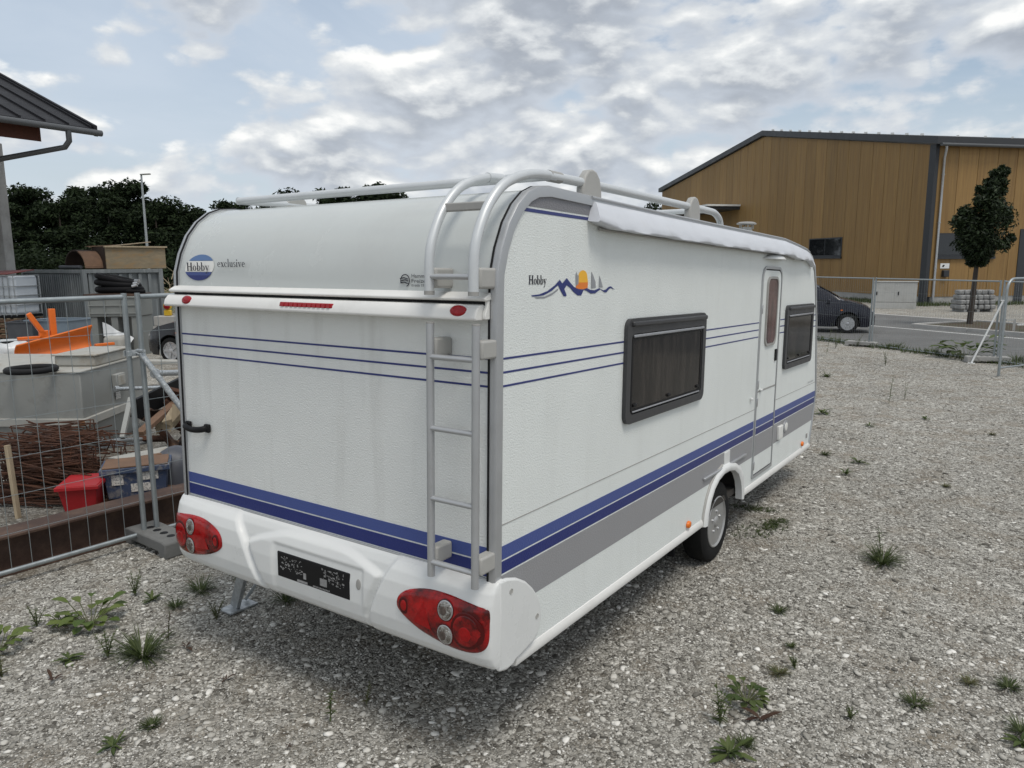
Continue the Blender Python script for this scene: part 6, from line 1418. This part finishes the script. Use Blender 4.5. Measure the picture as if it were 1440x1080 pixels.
# corrugated steel container with timber on top
def container():
    A_ = G(127, 484); l = D(44, 478, 24.6); l.z = 0; r = D(232, 474, 23.6); r.z = 0; e1 = (l - A_); W1 = e1.length; e1.normalize(); e2 = Vector((-e1.y, e1.x, 0)); e2 = e2 if e2.dot(r - A_) > 0 else -e2; W2 = 2.9; H = 2.17
    e2 = (r - A_).normalized(); W2 = (r - A_).length
    t = thing('steel_container', 'grey corrugated steel container standing in front of the trees', 'container', A_)
    U = Vector((0, 0, 1))
    MB().prism([e1 * .05 + e2 * .05, e1 * W1 + e2 * .05, e1 * W1 + e2 * W2, e1 * .05 + e2 * W2], (0, 0, H - .02)).build('core', 'container_grey', t)
    n = int(W1 / .145)
    for i in range(n): MB().bar(e1 * (.10 + i * (W1 - .15) / n) + U * .12, e1 * (.10 + i * (W1 - .15) / n) + U * (H - .12), .075, .06, tuple(e2)).build('corrugation', 'container_grey', t, bevel=.015)
    n = int(W2 / .30)
    for i in range(n): MB().bar(e2 * (.16 + i * (W2 - .2) / n) + U * .12, e2 * (.16 + i * (W2 - .2) / n) + U * (H - .12), .10, .05, tuple(e1)).build('rib', 'container_grey', t, bevel=.012)
    for v0, v1 in ((e1 * 0, e1 * W1), (e2 * 0, e2 * W2)):
        for z in (.06, H - .05): MB().bar(v0 + U * z, v1 + U * z, .12, .11).build('edge_rail', 'container_grey', t, bevel=.01)
    for v in (e1 * 0, e1 * W1, e2 * W2): MB().box(v + U * H / 2, (.13, .13, H + .02)).build('corner_post', 'container_grey', t, bevel=.01)
    top = A_ + U * (H + .012)
    # formwork crate
    c = top + e2 * 1.55 + e1 * .55; cr = thing('formwork_crate', 'weathered plywood formwork crate on top of the container', 'crate', c); Rm = Matrix((e2, e1, U)).transposed()
    MB().box(Rm @ Vector((0, -.42, .34)), (1.72, .04, .66), Rm).build('front_board', 'ply', cr); MB().box(Rm @ Vector((0, .42, .34)), (1.72, .04, .66), Rm).build('back_board', 'ply', cr); MB().box(Rm @ Vector((.84, 0, .34)), (.04, .80, .66), Rm).build('crate_end', 'ply', cr)
    MB().box(Rm @ Vector((-.5, 0, .34)), (.04, .80, .66), Rm).build('crate_end', 'ply_dark', cr); MB().box(Rm @ Vector((0, -.455, .665)), (1.80, .10, .045), Rm).build('top_batten', 'timber', cr); MB().box(Rm @ Vector((0, .45, .665)), (1.8, .10, .045), Rm).build('top_batten', 'timber', cr)  # near-black inner end stands in for the shade inside the open crate
    MB().box(Rm @ Vector((-.84, .05, .34)), (.04, .86, .66), Rm).build('crate_end', 'ply_dark', cr)  # dark sheet across the open end, its inner shade put into the colour
    for i, (u, v) in enumerate(((-.3, .3), (.1, .1))):
        q = c + Rm @ Vector((u, v, .70 + i * .04)); pl = thing('loose_plank', ('thin plank lying across the formwork crate', 'pale plank tilted over the end of the formwork crate')[i], 'plank', q); MB().box(Vector((0, 0, .02)), (1.5 - .2 * i, .16, .025), Rm @ Matrix.Rotation(-.06 - .05 * i, 3, 'Y') @ Matrix.Rotation(.2 * i, 3, 'Z')).build('board', 'timber_brown' if i == 0 else 'timber', pl)
    # rolled mat / chain bundle
    c = top + e1 * 1.0 + e2 * .45; ch = thing('track_chain', 'curled rusty track chain lying on the container', 'track chain', c); rg = random.Random(2)
    for i in range(22):
        a = -.15 + i / 21 * 3.3; rad = .52; q = Vector((0, 0, .02)) + e1 * (math.cos(a) * rad * 1.25) + U * max(.05, math.sin(a) * rad * .95 + .04); MB().box(q, (.09, .5, .05), Matrix((e1 * math.sin(a) * -1 + U * math.cos(a), e2, (e1 * math.sin(a) * -1 + U * math.cos(a)).cross(e2))).transposed()).build('link', 'ply_dark' if i < 14 else 'timber_brown', ch, bevel=.012)
    MB().tube([e1 * 1.0 + U * .07 - e2 * .25, e1 * -.4 + U * .07 - e2 * .25], .05, 10).build('roller', 'dark_bin', ch)
container()
# grey crate on a pallet with coiled black hoses on top
def hoses():
    p = D(174, 470, 19.5); p.z = 0; R3 = rotm(4); t = thing('grey_pallet_box', 'grey ribbed plastic pallet box under the black hoses', 'pallet box', p); M('palletbox', (.21, .22, .21), .6, var=.1, vs_=3)
    for k in (-.5, 0, .5): MB().box(R3 @ Vector((k, 0, .50)), (.16, .9, 1.0), R3).build('leg', 'palletbox', t)
    MB().box(R3 @ Vector((0, 0, 1.27)), (1.20, .96, .52), R3).build('box', 'palletbox', t, bevel=.02)
    for z in (1.10, 1.30, 1.50): MB().box(R3 @ Vector((0, -.49, z)), (1.22, .03, .03), R3).build('rib', 'palletbox', t, bevel=.006)
    for k in (-.6, -.2, .2, .6): MB().box(R3 @ Vector((k * .95, -.49, 1.27)), (.03, .026, .50), R3).build('rib', 'palletbox', t)
    q = thing('wooden_board', 'reddish board lying on the grey pallet box', 'board', (p.x, p.y, 1.53)); MB().box(R3 @ Vector((-.05, 0, .03)), (1.30, .95, .05), R3).build('board', 'rust_beam', q)
    h = thing('hose_coil', 'coil of thick black hoses lying on the grey pallet box', 'hose', (p.x, p.y, 1.585))
    for k, (w, d_, z, r) in enumerate(((.52, .30, .10, .085), (.50, .28, .24, .08), (.45, .26, .36, .075))):
        MB().tube([R3 @ Vector((math.cos(a) * w - .03 * k, math.sin(a) * d_, z + .10 * k / 2 * (-math.cos(a)))) for a in np.linspace(0, 2 * math.pi, 25)[:-1]], r, 10, closed=True).build('loop', 'hose_black', h, smooth=60)
    MB().tube([R3 @ Vector((.1, -.25, .08)), R3 @ Vector((.45, -.32, .06)), R3 @ Vector((.72, -.2, .05))], .05, 8).build('hose_end', 'hose_black', h, smooth=60)
    for k in range(3): MB().tube([R3 @ Vector((.44 + .03 * k, -.30 + .03 * k, .18 + .07 * k)), R3 @ Vector((.56 + .03 * k, -.28, .22 + .05 * k))], .045, 8).build('coupling', 'alu', h, smooth=50)
    s = thing('white_sheet', 'white plastic sheet hanging in front of the grey pallet box', 'plastic sheet', D(162, 478, 18.8) * 1.0)
    zz = s.location.z; s.location.z = 0
    MB().grid(lambda u, v: RV * (-.28 + .62 * u) + FV * (.05 * math.sin(9 * u) + .25 * v * u) + Vector((0, 0, .55 * (1 - u * .4) + .35 * v * (1 - u * .6))), 14, 8).build('sheet', 'film_white', s, smooth=70)
    MB().box(RV * .05 + Vector((0, 0, .28)), (.5, .5, .56), R0).build('bundle', 'tank_pale', s, bevel=.1, seg=3)
hoses()
def barrier_lamp():
    p = D(236, 438, 21.5); t = thing('warning_lamp', 'yellow warning lamp with red lens on a pale block stack', 'warning lamp', (p.x, p.y, p.z - .12)); f = -FV
    MB().box(Vector((0, 0, .08)), (.20, .10, .16), R0).build('battery_box', 'yellow_paint', t, bevel=.02); MB().lathe([(.10, -.05), (.115, -.04), (.115, .02), (.10, .03)], Vector((0, 0, .27)), f, 20).build('housing', 'yellow_paint', t, smooth=40); MB().lathe([(.09, .03), (.085, .06), (.05, .075), (0, .08)], Vector((0, 0, .27)), f, 20).build('lens', 'reflector', t, smooth=60)
    z1 = p.z - .12; b = thing('block_stack', 'stack of pale concrete blocks under the warning lamp', 'blocks', (p.x, p.y, 0)); k = int(z1 / .22)
    for i in range(k): MB().box(RV * (.04 * ((i * 7) % 3 - 1)) + Vector((0, 0, (i + .5) * z1 / k)), (.75, .4, z1 / k - .012), R0).build('block', 'kerb', b, bevel=.015)
barrier_lamp()
def brush():
    c = D(245, 410, 30); mb = MB(); rg = random.Random(6)
    for i in range(150):
        p = Vector((rg.gauss(0, .8), rg.gauss(0, .8), 0)); h = max(.2, 2.0 - p.length * .7) * rg.random(); d = Vector((rg.uniform(-1, 1), rg.uniform(-1, 1), rg.uniform(.0, .9))).normalized(); a = p + Vector((0, 0, h)); mb.tube([a, a + d * .5 + Vector((0, 0, .05)), a + d * 1.0], [.02, .012, .004], 4, caps=False)
    o = mb.build('brush_heap', 'timber', loc=None, fix=False); o.location = (c.x, c.y, 0); tag(o, 'heap of pale cut brushwood beside the container', 'brush heap', kind='stuff')
brush()

# ------------------------------------------------------------------ weeds on the gravel
M('stem', (.09, .10, .045), .7, var=.2)
def blade(mb, p, d, L_, w, droop, seg=3):
    p = Vector(p); d = Vector(d).normalized(); s = d.cross(Vector((0, 0, 1)))
    if s.length < .05: s = Vector((1, 0, 0))
    s.normalize(); o = len(mb.v); q = p.copy(); dd = d.copy()
    for i in range(seg + 1):
        f = i / seg; ww = w * (1 - f ** 2) * .5
        mb.v += [tuple(q - s * ww), tuple(q + s * ww)]
        dd = (dd + Vector((0, 0, -droop / seg))).normalized(); q = q + dd * (L_ / seg)
        if q.z < .006: q.z = .006
    for i in range(seg): mb.f.append((o + 2 * i, o + 2 * i + 1, o + 2 * i + 3, o + 2 * i + 2))
def broad(mb, p, d, L_, w, droop):
    p = Vector(p); d = Vector(d).normalized(); s = d.cross(Vector((0, 0, 1))); s = s.normalized() if s.length > .05 else Vector((1, 0, 0)); o = len(mb.v); q = p.copy(); dd = d.copy(); prof = (.15, .75, 1.0, .8, .15); mid = []
    for i, k in enumerate(prof):
        mb.v += [tuple(q - s * w * .5 * k + Vector((0, 0, w * .10 * k))), tuple(q), tuple(q + s * w * .5 * k + Vector((0, 0, w * .10 * k)))]
        dd = (dd + Vector((0, 0, -droop / 5))).normalized(); q = q + dd * (L_ / 4)
        if q.z < .008: q.z = .008
    for i in range(4):
        a = o + 3 * i; mb.f += [(a, a + 1, a + 4, a + 3), (a + 1, a + 2, a + 5, a + 4)]
def weed(px, py, kind, s, label, mat=None, ground=None):
    p = ground or G(px, py); rg = random.Random(int(px * 13 + py)); nm = {'tuft': 'grass_tuft', 'broad': 'broadleaf_weed', 'ros': 'weed_rosette', 'tall': 'tall_weed', 'bushy': 'bushy_weed', 'mat': 'moss_patch'}[kind]
    t = thing(nm, label, 'weed', (p.x, p.y, .004), rg.random() * 6, 'weeds growing in the gravel'); mb = MB(); m2 = MB()
    if kind == 'tuft':
        for i in range(170 if s > .2 else 90):
            a = rg.random() * 6.283; r = s * .28 * rg.random() ** .6; e = rg.uniform(.45, 1.3); blade(mb, (r * math.cos(a), r * math.sin(a), 0), (math.cos(a) * .75, math.sin(a) * .75, e), s * rg.uniform(.45, 1.0), .0035 + s * .018, rg.uniform(.3, 1.2))
        mb.build('blades', mat or 'leaf_grass', t, fix=False)
    elif kind == 'broad':
        for i in range(24):
            a = i * 2.4 + rg.random() * .5; r = s * .12; e = rg.uniform(.3, 1.3); b = Vector((r * math.cos(a), r * math.sin(a), s * .05)); k = b + Vector((math.cos(a), math.sin(a), e)) * s * rg.uniform(.15, .45); m2.tube([(0, 0, 0), b, k], .003, 4); broad(mb, k, (math.cos(a), math.sin(a), rg.uniform(.2, .9)), s * rg.uniform(.28, .5), s * rg.uniform(.20, .34), .9)
        mb.build('leaves', mat or 'leaf_bright', t, fix=False); m2.build('stems', 'stem', t, fix=False)
    elif kind == 'ros':
        for i in range(6 if mat == 'leaf_red' else 20):
            a = i * 2.4 + rg.random() * 1.4; k = s * rg.uniform(.35, 1.0); broad(mb, (rg.uniform(-.1, .1) * s, rg.uniform(-.1, .1) * s, .008), (math.cos(a), math.sin(a), rg.uniform(.15, 1.6)), k, k * rg.uniform(.18, .30), rg.uniform(.6, 1.5))
        mb.build('leaves', mat or 'leaf_weed', t, fix=False)
    elif kind in ('tall', 'bushy'):
        n = 2 if kind == 'tall' else 6
        for k in range(n):
            a = rg.random() * 6.283; tilt = Vector((math.cos(a), math.sin(a), 0)) * rg.uniform(.05, .28 if kind == 'tall' else .6); h = s * rg.uniform(.7, 1.0); P = [Vector((0, 0, 0)), tilt * h * .4 + Vector((0, 0, h * .5)), tilt * h + Vector((0, 0, h))]; m2.tube(P, [.003, .0024, .0012], 4)
            for j in range(12):
                f = .12 + .85 * j / 12; q = P[0].lerp(P[1], f * 2) if f < .5 else P[1].lerp(P[2], f * 2 - 1); b = j * 2.4; blade(mb, q, (math.cos(b), math.sin(b), .5), s * rg.uniform(.14, .26) * (1.2 - f * .7), .006 + s * .015, .6)
        mb.build('leaves', mat or 'leaf_weed', t, fix=False); m2.build('stems', 'stem', t, fix=False)
    elif kind == 'mat':
        for i in range(160):
            a = rg.random() * 6.283; r = s * rg.random() ** .6; blade(mb, (r * math.cos(a) * 1.3, r * math.sin(a) * .55, 0), (rg.uniform(-1, 1), rg.uniform(-1, 1), rg.uniform(.2, .9)), .05, .008, 1.0)
        mb.build('blades', mat or 'leaf_grass', t, fix=False)['kind'] = 'stuff'
W_ = [
 (128, 880, 'broad', .25, 'bright green broad-leaved weed, the biggest leafy plant near the fence'), (90, 880, 'broad', .12, 'small pale broad-leaved weed beside the big leafy one'), (52, 882, 'bushy', .16, 'thin upright weed between the fence and the leafy weed'),
 (200, 922, 'tuft', .24, 'dense dark grass tuft in front of the leafy weed'), (152, 925, 'bushy', .20, 'bushy weed growing at the side of the dense grass tuft'), (0, 915, 'broad', .20, 'broad-leaved weed half out of the picture by the fence'),
 (262, 912, 'ros', .085, 'dark red leaf rosette beside the dense grass tuft', 'leaf_red'), (237, 900, 'tall', .22, 'single bare stalk beside the dark red rosette', 'leaf_red'), (76, 958, 'ros', .10, 'dark red rosette lying on the open gravel', 'leaf_red'), (96, 930, 'ros', .11, 'small green rosette above the dark red one'),
 (282, 832, 'tuft', .17, 'grass tuft beside the caravan corner steady'), (248, 854, 'tuft', .10, 'small grass tuft on the gravel behind the caravan lamp'), (190, 838, 'bushy', .18, 'loose weed growing below the fence foot'), (215, 846, 'ros', .10, 'small rosette below the fence foot'),
 (305, 872, 'bushy', .15, 'dry twiggy weed on the gravel behind the bumper', 'leaf_dry'), (402, 846, 'tuft', .14, 'grass tuft in the shade under the bumper'), (365, 822, 'bushy', .18, 'weed growing behind the corner steady'), (340, 812, 'tuft', .14, 'grass tuft behind the corner steady foot'),
 (405, 1052, 'ros', .055, 'small brown rosette in front of the bumper', 'leaf_red'), (465, 1015, 'tall', .22, 'tall thin weed in front of the bumper'), (515, 992, 'tall', .14, 'short thin stalk near the tall weed in front of the bumper', 'leaf_dry'), (213, 1022, 'tuft', .08, 'tiny grass tuft on the open gravel'), (160, 1052, 'ros', .10, 'flat green rosette at the lower edge of the gravel'), (4, 955, 'bushy', .22, 'dry weed at the fence side of the open gravel', 'leaf_dry'), (318, 958, 'ros', .06, 'tiny brown rosette on the open gravel', 'leaf_red'),
 (1012, 1020, 'bushy', .22, 'feathery weed beside the reddish dock'), (1068, 1015, 'ros', .13, 'dock with reddish leaves beside the feathery weed', 'leaf_red'), (1050, 988, 'broad', .14, 'green dock leaves growing out of the reddish dock', 'leaf_weed'), (1026, 1062, 'ros', .13, 'low green weed in front of the reddish dock', 'leaf_weed'), (1046, 1048, 'tuft', .08, 'tiny grass tuft beside the low green weed'),
 (1240, 792, 'tuft', .22, 'grass tuft with tall stalks on the open gravel'), (1238, 788, 'tall', .34, 'bare stalks rising from the grass tuft'), (1095, 861, 'tuft', .09, 'small grass tuft on the gravel beside the wheel track'), (1095, 948, 'tuft', .09, 'yellowish small grass tuft', 'leaf_dry'), (1117, 941, 'bushy', .09, 'small weed next to the yellowish tuft'), (1288, 992, 'tuft', .11, 'dark small tuft beside large stones'), (1418, 968, 'tuft', .11, 'flat grass tuft by the edge of the gravel'), (1436, 1030, 'tuft', .11, 'grass tuft at the corner of the gravel'), (1436, 1048, 'ros', .10, 'green rosette at the corner of the gravel'), (1196, 1012, 'bushy', .08, 'wispy small weed on open gravel'), (1362, 962, 'tuft', .07, 'dry tiny tuft beside pale stones', 'leaf_dry'), (1112, 910, 'tuft', .05, 'tiny tuft above the yellowish one'),
 (1072, 744, 'mat', .30, 'low dark moss and grass patch beside the caravan wheel'), (1060, 716, 'mat', .17, 'small dark moss patch next to the sill of the caravan'), (1090, 738, 'mat', .14, 'thin moss patch at the end of the larger moss patch'),
 (1156, 582, 'ros', .22, 'green rosette near the front of the caravan'), (1162, 530, 'tuft', .18, 'grass tuft near the front corner of the caravan'), (1250, 568, 'tall', .55, 'tall thin thistle stalk on the pale gravel'), (1272, 562, 'tall', .35, 'shorter thistle stalk beside the tall one'), (1207, 652, 'ros', .13, 'small dark rosette along the caravan side'), (1190, 668, 'ros', .10, 'tiny rosette along the caravan side'), (1160, 640, 'tuft', .10, 'small tuft beside the front of the caravan'), (1245, 515, 'bushy', .40, 'leafy weed before the road fence foot'), (1258, 490, 'tuft', .35, 'grass growing under the road fence'), (1175, 490, 'bushy', .5, 'weed growing under the fence near the hatchback'), (1205, 488, 'bushy', .4, 'weed beside the pale fence foot'), (1310, 497, 'tuft', .3, 'grass tuft under the middle of the road fence'), (1360, 503, 'broad', .95, 'broad leafy bush at the pale fence foot', 'leaf_weed'), (1430, 508, 'tuft', .35, 'grass under the open fence leaf'), (1162, 500, 'tall', .9, 'tall pale mullein stalk near the caravan front'), (1222, 600, 'ros', .10, 'scattered small rosette on the pale gravel'), (1300, 590, 'ros', .10, 'small rosette on the pale gravel near the leaf'), (1330, 685, 'tuft', .07, 'tiny dry tuft on the open gravel', 'leaf_dry'), (1395, 612, 'tuft', .08, 'tiny grass tuft near the open fence leaf', 'leaf_dry'),
]
for w in W_: weed(*w[:5], mat=w[5] if len(w) > 5 else None)
# rough growth along the road fence and in front of the hall
def verge_growth(name, pts, n, spread, size, label):
    rng = np.random.default_rng(len(pts) + n); mb = MB(); rg = random.Random(n)
    for i in range(n):
        k = rg.randrange(len(pts) - 1); q = Vector(pts[k]).lerp(Vector(pts[k + 1]), rg.random()); a = rg.random() * 6.283; q = q + Vector((rg.gauss(0, spread), rg.gauss(0, spread), 0)); blade(mb, (q.x, q.y, .005), (math.cos(a) * .5, math.sin(a) * .5, 1), size * rg.uniform(.4, 1.1), .02, rg.uniform(.3, 1), 2)
    o = mb.build(name, 'leaf_grass', fix=False); tag(o, label, 'grass', kind='stuff')
verge_growth('fence_grass', [tuple(pA - dF * 3.6), tuple(pA), tuple(pB), tuple(pB + dF * 3)], 1500, .16, .20, 'thin grass growing along the foot of the road fence')
verge_growth('hall_grass', [tuple(HB + HP(6, 0, 0) + HN * .8), tuple(HB + HN * .8 + HM * .6), tuple(HB + HP(0, 9, 0) + HM * .9)], 5000, .45, .32, 'rough grass growing along the foot of the hall')
